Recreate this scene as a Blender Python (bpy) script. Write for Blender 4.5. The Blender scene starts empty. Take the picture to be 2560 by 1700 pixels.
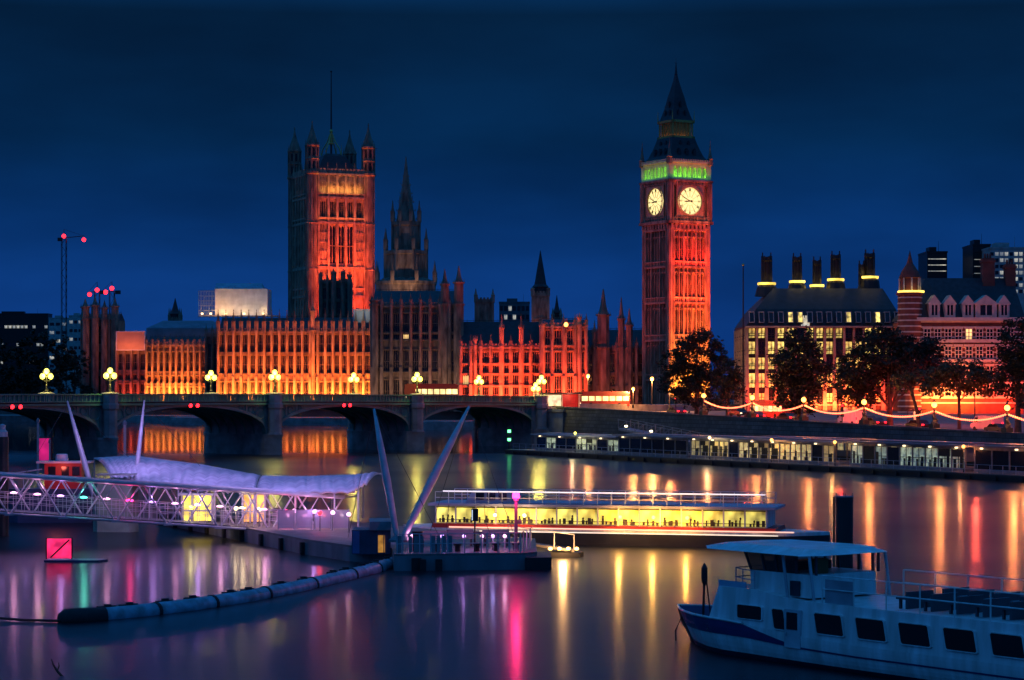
import bpy, math, random
from mathutils import Vector, Matrix
random.seed(7)
R = math.radians
scene = bpy.context.scene
COL = scene.collection

# ---------------------------------------------------------------- camera
FPX, CX, HY, CH = 5400.0, 1280.0, 980.0, 10.0      # focal length in photo pixels, principal point, eye height in metres
cam_d = bpy.data.cameras.new("camera")
cam_d.sensor_width = 36.0
cam_d.lens = FPX / 2560.0 * 36.0
cam_d.shift_y = (HY - 850.0) / 2560.0
cam_d.clip_start, cam_d.clip_end = 1.0, 9000.0
cam = bpy.data.objects.new("camera", cam_d)
cam.location = (0, 0, CH)
cam.rotation_euler = (R(90), 0, 0)
COL.objects.link(cam)
scene.camera = cam

# ---------------------------------------------------------------- sky, sun, exposure
world = bpy.data.worlds.new("World")
scene.world = world
world.use_nodes = True
wn = world.node_tree
for n in list(wn.nodes):
    wn.nodes.remove(n)
def wnode(t, **k):
    n = wn.nodes.new(t)
    for a, b in k.items():
        setattr(n, a, b)
    return n
SUN_EL, SUN_ROT = R(-3.0), R(180)
sky = wnode('ShaderNodeTexSky', sky_type='NISHITA', sun_disc=False)
sky.sun_elevation, sky.sun_rotation = SUN_EL, SUN_ROT
sky.altitude, sky.air_density, sky.dust_density, sky.ozone_density = 0, 1.0, 0.4, 4.0
tc = wnode('ShaderNodeTexCoord')
sep = wnode('ShaderNodeSeparateXYZ')
wn.links.new(tc.outputs['Generated'], sep.inputs[0])
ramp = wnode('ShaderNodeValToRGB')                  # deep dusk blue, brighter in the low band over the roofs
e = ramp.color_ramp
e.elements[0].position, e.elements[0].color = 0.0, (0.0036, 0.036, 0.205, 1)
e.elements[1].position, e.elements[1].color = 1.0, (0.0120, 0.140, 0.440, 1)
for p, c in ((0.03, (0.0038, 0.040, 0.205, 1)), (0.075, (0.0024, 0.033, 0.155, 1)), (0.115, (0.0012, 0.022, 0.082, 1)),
             (0.172, (0.0010, 0.014, 0.045, 1)), (0.215, (0.0035, 0.058, 0.215, 1)), (0.32, (0.0085, 0.125, 0.430, 1))):  # unseen sky higher up brightened to turn water and boat bluer
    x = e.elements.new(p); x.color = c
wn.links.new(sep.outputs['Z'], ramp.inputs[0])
mapn = wnode('ShaderNodeMapping'); mapn.inputs['Scale'].default_value = (5.0, 5.0, 16.0)
wn.links.new(tc.outputs['Generated'], mapn.inputs[0])
cl = wnode('ShaderNodeTexNoise'); cl.inputs['Scale'].default_value = 1.3; cl.inputs['Detail'].default_value = 4.0
cl.inputs['Roughness'].default_value = 0.5
wn.links.new(mapn.outputs[0], cl.inputs['Vector'])
clr = wnode('ShaderNodeMapRange')
clr.inputs['From Min'].default_value, clr.inputs['From Max'].default_value = 0.33, 0.68
clr.inputs['To Min'].default_value, clr.inputs['To Max'].default_value = 0.74, 1.16
wn.links.new(cl.outputs['Fac'], clr.inputs['Value'])
mul = wnode('ShaderNodeMix', data_type='RGBA', blend_type='MULTIPLY'); mul.inputs['Factor'].default_value = 1.0
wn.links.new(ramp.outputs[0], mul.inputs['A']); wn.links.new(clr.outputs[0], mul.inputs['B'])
skym = wnode('ShaderNodeMix', data_type='RGBA', blend_type='MULTIPLY'); skym.inputs['Factor'].default_value = 1.0
wn.links.new(sky.outputs[0], skym.inputs['A'])
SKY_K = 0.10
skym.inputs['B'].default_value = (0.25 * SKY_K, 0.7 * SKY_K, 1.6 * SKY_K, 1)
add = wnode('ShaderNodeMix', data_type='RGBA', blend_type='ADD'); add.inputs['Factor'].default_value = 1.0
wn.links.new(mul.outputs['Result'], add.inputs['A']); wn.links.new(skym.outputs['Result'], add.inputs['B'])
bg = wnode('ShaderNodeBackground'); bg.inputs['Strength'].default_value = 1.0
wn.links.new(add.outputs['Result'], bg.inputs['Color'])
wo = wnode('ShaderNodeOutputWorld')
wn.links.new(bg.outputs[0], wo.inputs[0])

sun_d = bpy.data.lights.new("dawn_glow", 'SUN')
sun_d.energy, sun_d.angle, sun_d.color = 0.05, R(50), (0.12, 0.46, 1.0)
sun = bpy.data.objects.new("dawn_glow", sun_d)
sun.rotation_euler = (R(52), 0, R(-58))
COL.objects.link(sun)

scene.view_settings.view_transform = 'Standard'
scene.view_settings.look = 'None'
scene.view_settings.exposure = 0.0
scene.view_settings.gamma = 1.0
scene.render.engine = 'CYCLES'
scene.cycles.use_denoising = True
scene.cycles.max_bounces = 5
scene.cycles.diffuse_bounces = 2
scene.cycles.glossy_bounces = 3
scene.cycles.transmission_bounces = 3
scene.cycles.sample_clamp_indirect = 6.0
scene.cycles.blur_glossy = 0.5

# ---------------------------------------------------------------- helpers
def wx(px, d): return (px - CX) / FPX * d
def wz(py, d): return CH - (py - HY) / FPX * d
def at(px, py, d): return Vector((wx(px, d), d, wz(py, d)))

class MB:
    def __init__(s): s.v, s.f, s.m, s.cur = [], [], [], 0
    def face(s, idx): s.f.append(idx); s.m.append(s.cur)
    def add(s, vs, fs):
        o = len(s.v); s.v += [tuple(p) for p in vs]
        for f in fs: s.face([o + i for i in f])
        return s
    def box(s, x0, y0, z0, x1, y1, z1):
        if x0 > x1: x0, x1 = x1, x0
        if y0 > y1: y0, y1 = y1, y0
        if z0 > z1: z0, z1 = z1, z0
        return s.add([(x0,y0,z0),(x1,y0,z0),(x1,y1,z0),(x0,y1,z0),(x0,y0,z1),(x1,y0,z1),(x1,y1,z1),(x0,y1,z1)],
              [(0,3,2,1),(4,5,6,7),(0,1,5,4),(1,2,6,5),(2,3,7,6),(3,0,4,7)])
    def obox(s, c, sx, sy, sz, rz=0.0):
        ca, sa = math.cos(rz), math.sin(rz)
        vs = []
        for z in (-sz/2, sz/2):
            for x, y in ((-sx/2,-sy/2),(sx/2,-sy/2),(sx/2,sy/2),(-sx/2,sy/2)):
                vs.append((c[0]+x*ca-y*sa, c[1]+x*sa+y*ca, c[2]+z))
        return s.add(vs, [(0,3,2,1),(4,5,6,7),(0,1,5,4),(1,2,6,5),(2,3,7,6),(3,0,4,7)])
    def bar(s, p, q, r, r2=None, n=6, caps=True):
        p, q = Vector(p), Vector(q); r2 = r if r2 is None else r2
        d = (q - p)
        if d.length < 1e-6: return s
        d.normalize()
        u = d.cross(Vector((0,0,1)) if abs(d.z) < .95 else Vector((1,0,0))).normalized(); w = d.cross(u)
        vs = []
        for c, rr in ((p, r), (q, r2)):
            for i in range(n):
                a = 2*math.pi*(i+.5)/n
                vs.append(c + (u*math.cos(a) + w*math.sin(a))*rr)
        fs = [(i, n+i, n+(i+1)%n, (i+1)%n) for i in range(n)]
        if caps: fs += [tuple(range(n)), tuple(reversed(range(n, 2*n)))]
        return s.add(vs, fs)
    def tube(s, pts, r, n=6):
        pts = [Vector(p) for p in pts]; o = len(s.v)
        rr = r if isinstance(r, (list, tuple)) else [r]*len(pts)
        for k, p in enumerate(pts):
            d = (pts[min(k+1, len(pts)-1)] - pts[max(k-1, 0)]).normalized()
            u = d.cross(Vector((0,0,1)) if abs(d.z) < .95 else Vector((1,0,0))).normalized(); w = d.cross(u)
            for i in range(n):
                a = 2*math.pi*i/n
                s.v.append(tuple(p + (u*math.cos(a)+w*math.sin(a))*rr[k]))
        for k in range(len(pts)-1):
            for i in range(n):
                s.face([o+k*n+i, o+(k+1)*n+i, o+(k+1)*n+(i+1)%n, o+k*n+(i+1)%n])
        s.face([o+i for i in range(n)]); s.face([o+(len(pts)-1)*n+i for i in reversed(range(n))])
        return s
    def lathe(s, c, prof, n=8, rot=0.0):
        o = len(s.v)
        for r, z in prof:
            for i in range(n):
                a = 2*math.pi*(i+.5)/n + rot
                s.v.append((c[0]+r*math.cos(a), c[1]+r*math.sin(a), c[2]+z))
        for k in range(len(prof)-1):
            for i in range(n):
                s.face([o+k*n+i, o+k*n+(i+1)%n, o+(k+1)*n+(i+1)%n, o+(k+1)*n+i])
        s.face([o+i for i in reversed(range(n))]); s.face([o+(len(prof)-1)*n+i for i in range(n)])
        return s
    def sphere(s, c, r, n=10, m=6, sz=1.0):
        return s.lathe(c, [(max(r*math.sin(math.pi*k/m), r*.02), -r*sz*math.cos(math.pi*k/m)) for k in range(m+1)], n)
    def prism(s, pts, z0, z1):
        n = len(pts)
        return s.add([(x,y,z0) for x,y in pts]+[(x,y,z1) for x,y in pts],
              [tuple(reversed(range(n))), tuple(range(n,2*n))]+[(i,(i+1)%n,n+(i+1)%n,n+i) for i in range(n)])
    def ext(s, pts, y0, y1):           # outline in x,z pushed along y
        n = len(pts)
        return s.add([(x,y0,z) for x,z in pts]+[(x,y1,z) for x,z in pts],
              [tuple(range(n)), tuple(reversed(range(n,2*n)))]+[(i,n+i,n+(i+1)%n,(i+1)%n) for i in range(n)])
    def quad(s, a, b, c, d): return s.add([a,b,c,d], [(0,1,2,3)])
    def mesh(s, name, mat):
        me = bpy.data.meshes.new(name)
        me.from_pydata(s.v, [], s.f)
        mats = mat if isinstance(mat, (list, tuple)) else [mat]
        for m in mats: me.materials.append(m)
        if len(mats) > 1: me.polygons.foreach_set('material_index', s.m)
        me.update()
        return me
    def build(s, name, mat, parent=None, loc=None, rz=0.0, smooth=False, fix=True):
        me = s.mesh(name, mat)
        if fix:
            import bmesh
            b = bmesh.new(); b.from_mesh(me); bmesh.ops.recalc_face_normals(b, faces=b.faces); b.to_mesh(me); b.free()
        if smooth:
            me.polygons.foreach_set('use_smooth', [True]*len(me.polygons))
        return link(name, me, parent, loc, rz)

def link(name, me, parent=None, loc=None, rz=0.0):
    o = bpy.data.objects.new(name, me); COL.objects.link(o)
    if parent: o.parent = parent
    if loc is not None: o.location = loc
    if rz: o.rotation_euler = (0, 0, rz)
    return o
def tag(o, label=None, cat=None, group=None, kind=None):
    for k, v in (('label', label), ('category', cat), ('group', group), ('kind', kind)):
        if v: o[k] = v
    return o
def thing(name, label, cat, loc=(0,0,0), rz=0.0, group=None):
    o = bpy.data.objects.new(name, None); COL.objects.link(o)
    o.empty_display_size = .2
    o.location = loc; o.rotation_euler = (0,0,rz)
    return tag(o, label, cat, group)
def dup(root, loc, rz=0.0, label=None, group=None):
    r = root.copy(); COL.objects.link(r); r.location = loc; r.rotation_euler = (0,0,rz)
    if label: r['label'] = label
    if group: r['group'] = group
    for ch in list(root.children):
        c = ch.copy(); COL.objects.link(c); c.parent = r
        for g in list(ch.children):
            d = g.copy(); COL.objects.link(d); d.parent = c
    return r

def strip_light(name, parent, c, aim, w, h, col, power, spread=180, M=None):
    """a row of floodlights: an area lamp at c facing the point aim, long side along x"""
    l = bpy.data.lights.new(name, 'AREA'); l.shape = 'RECTANGLE'; l.size, l.size_y = w, h
    l.energy, l.color, l.spread = power, col, R(spread)
    o = bpy.data.objects.new(name, l); COL.objects.link(o)
    z = (Vector(c) - Vector(aim)).normalized(); x = Vector((1,0,0)); x = (x - z*x.dot(z)).normalized(); y = z.cross(x)
    m = Matrix((x, y, z)).transposed().to_4x4(); m.translation = Vector(c)
    if parent: o.parent = parent
    o.matrix_local = M @ m if M is not None else m
    return o
def point_light(name, p, col, power, r=.25, parent=None):
    l = bpy.data.lights.new(name, 'POINT'); l.energy, l.color, l.shadow_soft_size = power, col, r
    o = bpy.data.objects.new(name, l); COL.objects.link(o); o.location = p
    if parent: o.parent = parent
    return o

# ---------------------------------------------------------------- materials
MATS = {}
def mat(name, col, rough=.7, metal=0.0, noise=.25, scale=1.0, bump=0.0, spec=.5, col2=None, stretch=(1,1,1), detail=5.0, trans=0.0):
    if name in MATS: return MATS[name]
    m = bpy.data.materials.new(name); m.use_nodes = True
    t = m.node_tree; b = t.nodes['Principled BSDF']
    b.inputs['Roughness'].default_value = rough; b.inputs['Metallic'].default_value = metal
    b.inputs['Specular IOR Level'].default_value = spec
    co = t.nodes.new('ShaderNodeTexCoord'); mp = t.nodes.new('ShaderNodeMapping')
    mp.inputs['Scale'].default_value = stretch
    t.links.new(co.outputs['Object'], mp.inputs[0])
    nz = t.nodes.new('ShaderNodeTexNoise'); nz.inputs['Scale'].default_value = scale; nz.inputs['Detail'].default_value = detail
    t.links.new(mp.outputs[0], nz.inputs['Vector'])
    cr = t.nodes.new('ShaderNodeValToRGB')
    lo = [max(c*(1-noise), 0) for c in col] if col2 is None else list(col2)
    hi = [min(c*(1+noise), 1) for c in col] if col2 is None else list(col)
    cr.color_ramp.elements[0].position, cr.color_ramp.elements[1].position = .3, .7
    cr.color_ramp.elements[0].color, cr.color_ramp.elements[1].color = (*lo, 1), (*hi, 1)
    t.links.new(nz.outputs['Fac'], cr.inputs[0]); t.links.new(cr.outputs[0], b.inputs['Base Color'])
    if bump:
        bp = t.nodes.new('ShaderNodeBump'); bp.inputs['Strength'].default_value = bump; bp.inputs['Distance'].default_value = .1
        t.links.new(nz.outputs['Fac'], bp.inputs['Height']); t.links.new(bp.outputs[0], b.inputs['Normal'])
    if trans: b.inputs['Transmission Weight'].default_value = trans
    MATS[name] = m
    return m
def glow(name, col, k, var=0.0, scale=.6, lo=.45, hi=1.4):
    if name in MATS: return MATS[name]
    m = bpy.data.materials.new(name); m.use_nodes = True
    t = m.node_tree; b = t.nodes['Principled BSDF']
    b.inputs['Base Color'].default_value = (*[min(c, .8) for c in col], 1)
    b.inputs['Emission Color'].default_value = (*col, 1); b.inputs['Emission Strength'].default_value = k
    if var:      # rooms lit differently: strength varies by object and softly over the pane
        oi = t.nodes.new('ShaderNodeObjectInfo'); co = t.nodes.new('ShaderNodeTexCoord')
        nz = t.nodes.new('ShaderNodeTexNoise'); nz.inputs['Scale'].default_value = scale; nz.inputs['Detail'].default_value = 3
        t.links.new(co.outputs['Object'], nz.inputs['Vector'])
        m1 = t.nodes.new('ShaderNodeMath'); m1.operation = 'MULTIPLY_ADD'
        t.links.new(oi.outputs['Random'], m1.inputs[0]); m1.inputs[1].default_value = var; m1.inputs[2].default_value = 1 - var/2
        m2 = t.nodes.new('ShaderNodeMapRange'); m2.inputs['From Min'].default_value, m2.inputs['From Max'].default_value = .35, .65
        m2.inputs['To Min'].default_value, m2.inputs['To Max'].default_value = lo*k, hi*k
        t.links.new(nz.outputs['Fac'], m2.inputs['Value'])
        m3 = t.nodes.new('ShaderNodeMath'); m3.operation = 'MULTIPLY'
        t.links.new(m1.outputs[0], m3.inputs[0]); t.links.new(m2.outputs[0], m3.inputs[1])
        t.links.new(m3.outputs[0], b.inputs['Emission Strength'])
    MATS[name] = m
    return m
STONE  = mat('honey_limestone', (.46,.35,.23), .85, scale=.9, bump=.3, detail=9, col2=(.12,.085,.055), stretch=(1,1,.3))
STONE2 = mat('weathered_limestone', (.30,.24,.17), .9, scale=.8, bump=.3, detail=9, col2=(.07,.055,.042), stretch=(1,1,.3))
SLATE  = mat('roof_slate', (.022,.023,.028), .6, noise=.4, scale=1.2, bump=.3)
IRONRF = mat('iron_roof_plates', (.018,.018,.021), .55, noise=.4, scale=.8, bump=.2)
GILT   = mat('gilded_iron', (.55,.36,.10), .4, metal=.7, noise=.3, scale=3)
GLASSD = mat('dark_window_glass', (.012,.012,.016), .15, noise=.3, scale=.5)
LITWIN = glow('lit_window_pane', (1.0,.80,.30), 1.5, .9, .5)
LITWARM= glow('warm_lit_window', (1.0,.62,.22), 1.3, .8, .5)
def stonework(name, col, bw, bh, mortar=.02, noise=.3):
    if name in MATS: return MATS[name]
    m = mat(name, col, .85, noise=noise, scale=.35, detail=8); t = m.node_tree; b = t.nodes['Principled BSDF']
    co = t.nodes['Texture Coordinate']; se = t.nodes.new('ShaderNodeSeparateXYZ'); cb = t.nodes.new('ShaderNodeCombineXYZ'); ad = t.nodes.new('ShaderNodeMath'); ad.operation = 'SUBTRACT'
    t.links.new(co.outputs['Object'], se.inputs[0]); t.links.new(se.outputs['X'], ad.inputs[0]); t.links.new(se.outputs['Y'], ad.inputs[1])
    t.links.new(ad.outputs[0], cb.inputs['X']); t.links.new(se.outputs['Z'], cb.inputs['Y'])
    br = t.nodes.new('ShaderNodeTexBrick'); br.inputs['Scale'].default_value = 1; br.inputs['Brick Width'].default_value = bw; br.inputs['Row Height'].default_value = bh; br.inputs['Mortar Size'].default_value = mortar
    br.inputs['Color1'].default_value = (1,1,1,1); br.inputs['Color2'].default_value = (.62,.62,.62,1); br.inputs['Mortar'].default_value = (.3,.3,.3,1)
    t.links.new(cb.outputs[0], br.inputs['Vector'])
    mx = t.nodes.new('ShaderNodeMix'); mx.data_type = 'RGBA'; mx.blend_type = 'MULTIPLY'; mx.inputs['Factor'].default_value = 1
    src = b.inputs['Base Color'].links[0].from_socket; t.links.new(src, mx.inputs['A']); t.links.new(br.outputs['Color'], mx.inputs['B']); t.links.new(mx.outputs['Result'], b.inputs['Base Color'])
    bp = t.nodes.new('ShaderNodeBump'); bp.inputs['Strength'].default_value = .5; bp.inputs['Distance'].default_value = .06
    t.links.new(br.outputs['Fac'], bp.inputs['Height']); bp.invert = True; t.links.new(bp.outputs[0], b.inputs['Normal'])
    return m
WALLST = stonework('dark_river_wall_stone', (.12,.11,.11), 1.5, .62, .05)
GREENP = mat('green_bridge_paint', (.045,.20,.165), .5, noise=.35, scale=.4, bump=.1)
GRANITE= mat('grey_granite', (.25,.24,.23), .8, noise=.4, scale=.5, bump=.3, detail=8)
ASPH   = mat('asphalt', (.05,.05,.052), .85, noise=.3, scale=.8)
BLACKM = mat('black_painted_metal', (.014,.014,.016), .5, noise=.3, scale=2)
STEELW = mat('pale_painted_steel', (.42,.42,.46), .4, metal=.1, noise=.15, scale=2)
GREYM  = mat('grey_painted_metal', (.20,.20,.22), .5, noise=.25, scale=1.5)
DECK   = mat('pontoon_deck', (.13,.12,.12), .6, noise=.3, scale=1.2)
HULLG  = mat('grey_pontoon_hull', (.17,.165,.18), .55, noise=.35, scale=.9, bump=.15, stretch=(1,1,.3))
DARKH  = mat('dark_hull', (.018,.018,.022), .5, noise=.4, scale=.8)
FABRIC = mat('pale_canopy_fabric', (.68,.64,.70), .75, scale=.9, bump=.5, col2=(.40,.36,.46), stretch=(.6,1.6,1), detail=7)
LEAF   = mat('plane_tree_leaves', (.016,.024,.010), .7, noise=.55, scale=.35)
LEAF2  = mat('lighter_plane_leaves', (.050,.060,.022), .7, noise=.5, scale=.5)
BARK   = mat('tree_bark', (.07,.055,.04), .9, noise=.35, scale=1.5, bump=.3)
BRICK  = mat('red_brick', (.17,.052,.033), .85, noise=.3, scale=.8)
BAND   = mat('white_portland_bands', (.50,.45,.38), .8, noise=.2, scale=.8)
BRONZE = mat('dark_bronze_cladding', (.024,.021,.019), .4, metal=.4, noise=.3, scale=1)
WHITEP = mat('white_boat_paint', (.80,.80,.80), .35, scale=1.6, stretch=(1.6,1,.22), col2=(.52,.50,.47), detail=9, bump=.05)
BLUEP  = mat('navy_boat_paint', (.018,.03,.12), .35, noise=.25, scale=1)
RUBBER = mat('black_rubber', (.015,.015,.016), .8, noise=.3, scale=3)
BOOMB  = mat('blue_white_boom_skin', (.34,.46,.58), .5, scale=1.7, col2=(.13,.17,.19), detail=9, bump=.15)
REDP   = mat('red_paint', (.40,.025,.02), .45, noise=.2, scale=1.5)
CONC   = mat('pale_concrete', (.34,.33,.31), .85, noise=.25, scale=.6)
SHEET  = mat('white_scaffold_sheeting', (.62,.60,.56), .7, noise=.2, scale=.4, bump=.2)
FARB   = mat('far_concrete', (.10,.10,.11), .8, noise=.3, scale=.3)
LAMPY  = glow('lamp_globe_light', (1.0,.88,.11), 4.0)
LAMPO  = glow('orange_street_light', (1.0,.42,.08), 4.5)
LAMPR  = glow('red_signal_light', (1.0,.012,.02), 7.0)
LAMPM  = glow('magenta_lamp_light', (1.0,.02,.20), 14.0)
LAMPV  = glow('violet_lamp_light', (.70,.38,1.0), 2.2)
LAMPP  = glow('pink_lamp_light', (1.0,.50,.75), 2.0)
LAMPT  = glow('teal_lamp_light', (.10,1.0,.70), 3.0)
LAMPG  = glow('green_signal_light', (.12,1.0,.28), 5.0)
LAMPW  = glow('warm_white_lamp', (1.0,.72,.40), 2.6)
FEST   = glow('festoon_bulb_light', (1.0,.15,.06), 5.0)
# ---------------------------------------------------------------- river and ground
wm = bpy.data.materials.new('river_water'); wm.use_nodes = True
t = wm.node_tree; b = t.nodes['Principled BSDF']
b.inputs['Base Color'].default_value = (.004, .008, .014, 1); b.inputs['Roughness'].default_value = .13
b.inputs['IOR'].default_value = 1.33
co = t.nodes.new('ShaderNodeTexCoord'); mp = t.nodes.new('ShaderNodeMapping'); mp.inputs['Scale'].default_value = (.25, .7, 1)
t.links.new(co.outputs['Object'], mp.inputs[0])
nz = t.nodes.new('ShaderNodeTexNoise'); nz.inputs['Scale'].default_value = .8; nz.inputs['Detail'].default_value = 3
t.links.new(mp.outputs[0], nz.inputs['Vector'])
bp = t.nodes.new('ShaderNodeBump'); bp.inputs['Strength'].default_value = .045; bp.inputs['Distance'].default_value = .25
t.links.new(nz.outputs['Fac'], bp.inputs['Height']); t.links.new(bp.outputs[0], b.inputs['Normal'])
nz2 = t.nodes.new('ShaderNodeTexNoise'); nz2.inputs['Scale'].default_value = .035; nz2.inputs['Detail'].default_value = 2
t.links.new(co.outputs['Object'], nz2.inputs['Vector'])
mr = t.nodes.new('ShaderNodeMapRange'); mr.inputs['From Min'].default_value, mr.inputs['From Max'].default_value = .3, .7
mr.inputs['To Min'].default_value, mr.inputs['To Max'].default_value = .32, .42
t.links.new(nz2.outputs['Fac'], mr.inputs['Value'])
sp = t.nodes.new('ShaderNodeSeparateXYZ'); t.links.new(co.outputs['Object'], sp.inputs[0])
lee = t.nodes.new('ShaderNodeMapRange'); lee.inputs['From Min'].default_value, lee.inputs['From Max'].default_value = 335, 375     # calmer water upstream of the bridge
lee.inputs['To Min'].default_value, lee.inputs['To Max'].default_value = 1.0, .26
t.links.new(sp.outputs['Y'], lee.inputs['Value'])
mm = t.nodes.new('ShaderNodeMath'); mm.operation = 'MULTIPLY'; t.links.new(mr.outputs[0], mm.inputs[0]); t.links.new(lee.outputs[0], mm.inputs[1])
t.links.new(mm.outputs[0], b.inputs['Roughness'])
b2 = t.nodes.new('ShaderNodeBsdfPrincipled')        # smooth swell between the ripples
b2.inputs['Base Color'].default_value = (.004,.008,.014,1); b2.inputs['IOR'].default_value = 1.33
mh = t.nodes.new('ShaderNodeMath'); mh.operation = 'MULTIPLY'; mh.inputs[1].default_value = .46; t.links.new(mm.outputs[0], mh.inputs[0]); t.links.new(mh.outputs[0], b2.inputs['Roughness'])
t.links.new(bp.outputs[0], b2.inputs['Normal'])
mxs = t.nodes.new('ShaderNodeMixShader'); mxs.inputs[0].default_value = .45
t.links.new(b.outputs[0], mxs.inputs[1]); t.links.new(b2.outputs[0], mxs.inputs[2]); t.links.new(mxs.outputs[0], t.nodes['Material Output'].inputs['Surface'])
o = MB().quad((-4000,-300,0),(4000,-300,0),(4000,6000,0),(-4000,6000,0)).build('river_water', wm)
tag(o, kind='structure')

W0, W1 = Vector((8, 398)), Vector((62, 262))       # embankment river wall, from the bridge foot towards the viewer
WD = (W1 - W0).normalized(); WN = Vector((-WD.y, WD.x))        # WN points inland
if WN.x < 0: WN = -WN
def bank(t_, n_=0.0): p = W0 + WD*t_ + WN*n_; return p.x, p.y
def bank_z(t_): return 6.3 - 2.4*min(max(t_, -5), 190)/146.3
GZ = 4.5
front = [(-900,900),(-205,900),(-205,751),(-150,746.5),(-125,735.8),(-96,735.8),(-94,680.8),(-45,680.8),(-43,606.8),(-14,606.8),(-14,600.8),(8,600.8),(8,592.8),(21,592.8),(21,425),(8.3,398.5)]
terr = [(-204,751),(-200,722),(-108,700),(-104,655),(-40,648),(-36,572),(20.5,560),(20.5,620),(-30,700),(-90,760)]
tag(MB().prism(terr, -2, 2.2).build('terrace', GRANITE), kind='structure')
gpts = front + [(110,398.5),(900,398.5),(2500,1800),(2500,5500),(-3500,5500),(-3500,2500)]
o = MB().prism(gpts, -2, GZ).build('ground', mat('paved_ground', (.12,.11,.10), .9, noise=.3, scale=.15)); tag(o, kind='structure')
# right-bank promenade and road: falls gently from the bridge foot towards the viewer
m = MB()
ts = [-4, 20, 45, 70, 95, 120, 150, 190]
for a, c in zip(ts, ts[1:]):
    za, zc = bank_z(a), bank_z(c)
    p = [(*bank(a, .6), za), (*bank(c, .6), zc), (*bank(c, 260), zc), (*bank(a, 260), za)]
    m.quad(*p)
tag(m.build('pavement', mat('stone_pavement', (.16,.15,.14), .85, noise=.3, scale=.5)), kind='structure')
m = MB()
for a, c in zip(ts, ts[1:]):
    za, zc = bank_z(a)+.012, bank_z(c)+.012
    m.quad((*bank(a, 8), za), (*bank(c, 8), zc), (*bank(c, 22), zc), (*bank(a, 22), za))
tag(m.build('road', ASPH), kind='structure')
# granite river wall with parapet and coping
m = MB()
for a, c in zip(ts, ts[1:]):
    za, zc = bank_z(a)+1.1, bank_z(c)+1.1
    A0, A1, C0, C1 = bank(a, -.5), bank(a, .55), bank(c, -.5), bank(c, .55)
    B0, D0 = bank(a, -1.1), bank(c, -1.1)
    m.add([(*B0,-2),(*D0,-2),(*C0,zc-.3),(*A0,za-.3),(*A1,za-.3),(*C1,zc-.3),(*A1,-2),(*C1,-2)],
          [(0,1,2,3),(3,2,5,4),(4,5,7,6)])
    E0, E1, G0, G1 = bank(a, -.62), bank(a, .62), bank(c, -.62), bank(c, .62)
    m.add([(*E0,za-.3),(*G0,zc-.3),(*G0,zc),(*E0,za),(*E1,za),(*G1,zc),(*E1,za-.3),(*G1,zc-.3)],
          [(0,1,2,3),(3,2,5,4),(4,5,7,6),(0,3,4,6),(1,7,5,2)])
emb = m.build('embankment_wall', WALLST)
tag(emb, 'long grey granite river wall below the tree lined road beside the clock tower', 'wall')

# ---------------------------------------------------------------- Gothic pieces
def pinnacle_mesh(h=3.0, r=.42):
    m = MB()
    m.box(-r,-r,-.4,r,r,h*.42)
    for k in range(4):
        a = math.pi/2*k
        x, y = math.cos(a)*r*.95, math.sin(a)*r*.95
        m.bar((x,y,h*.36),(x,y,h*.56), r*.3, .02, 4)
    m.lathe((0,0,0), [(r*1.5,h*.40),(r*1.5,h*.46),(r*.95,h*.46),(r*.5,h*.72),(r*.10,h*.95),(r*.32,h*.96),(.03,h*1.03)], 4, 0)
    return m.mesh('pinnacle', STONE2)
PIN = pinnacle_mesh(3.2)
PINB = pinnacle_mesh(6.5, .6)

def gothic_window_mesh(w, h, glass, nm=2, trans=1, stone=None):
    """stone frame, mullions, transom and pointed heads in front of one sheet of glass; origin bottom centre, front at y=0"""
    m = MB(); e = .09*w+.05
    m.cur = 1; m.quad((-w/2,.45,0),(w/2,.45,0),(w/2,.45,h),(-w/2,.45,h)); m.cur = 0
    m.box(-w/2,.1,0,-w/2+e*.8,.5,h); m.box(w/2-e*.8,.1,0,w/2,.5,h); m.box(-w/2,.05,-.02,w/2,.5,e*.8)
    lw = w/(nm+1)
    for k in range(1, nm+1): m.box(-w/2+k*lw-e*.3,.18,0,-w/2+k*lw+e*.3,.48,h)
    for k in range(1, trans+1): m.box(-w/2,.2,h*k/(trans+1)*.95-e*.3,w/2,.47,h*k/(trans+1)*.95+e*.3)
    for k in range(nm+1):       # pointed heads
        a, c = -w/2+k*lw, -w/2+(k+1)*lw; hh = min(lw*.9, h*.25)
        for x0, x1, x2 in ((a, a+lw*.16, (a+c)/2), (c, c-lw*.16, (a+c)/2)):
            pts = [(x0,h-hh),(x1,h-hh*.35),(x2,h),(x0,h)]
            m.ext(pts if x0 == a else pts[::-1], .2, .46)
    return m.mesh('window', [stone or STONE, glass])

def crenels(m, x0, x1, y, z, n, h=.9, t=.4):
    s = (x1-x0)/n
    for k in range(n): m.box(x0+s*(k+.18), y, z, x0+s*(k+.82), y+t, z+h)
    m.box(x0, y+.05, z-.5, x1, y+t-.05, z+h*.45)

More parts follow.
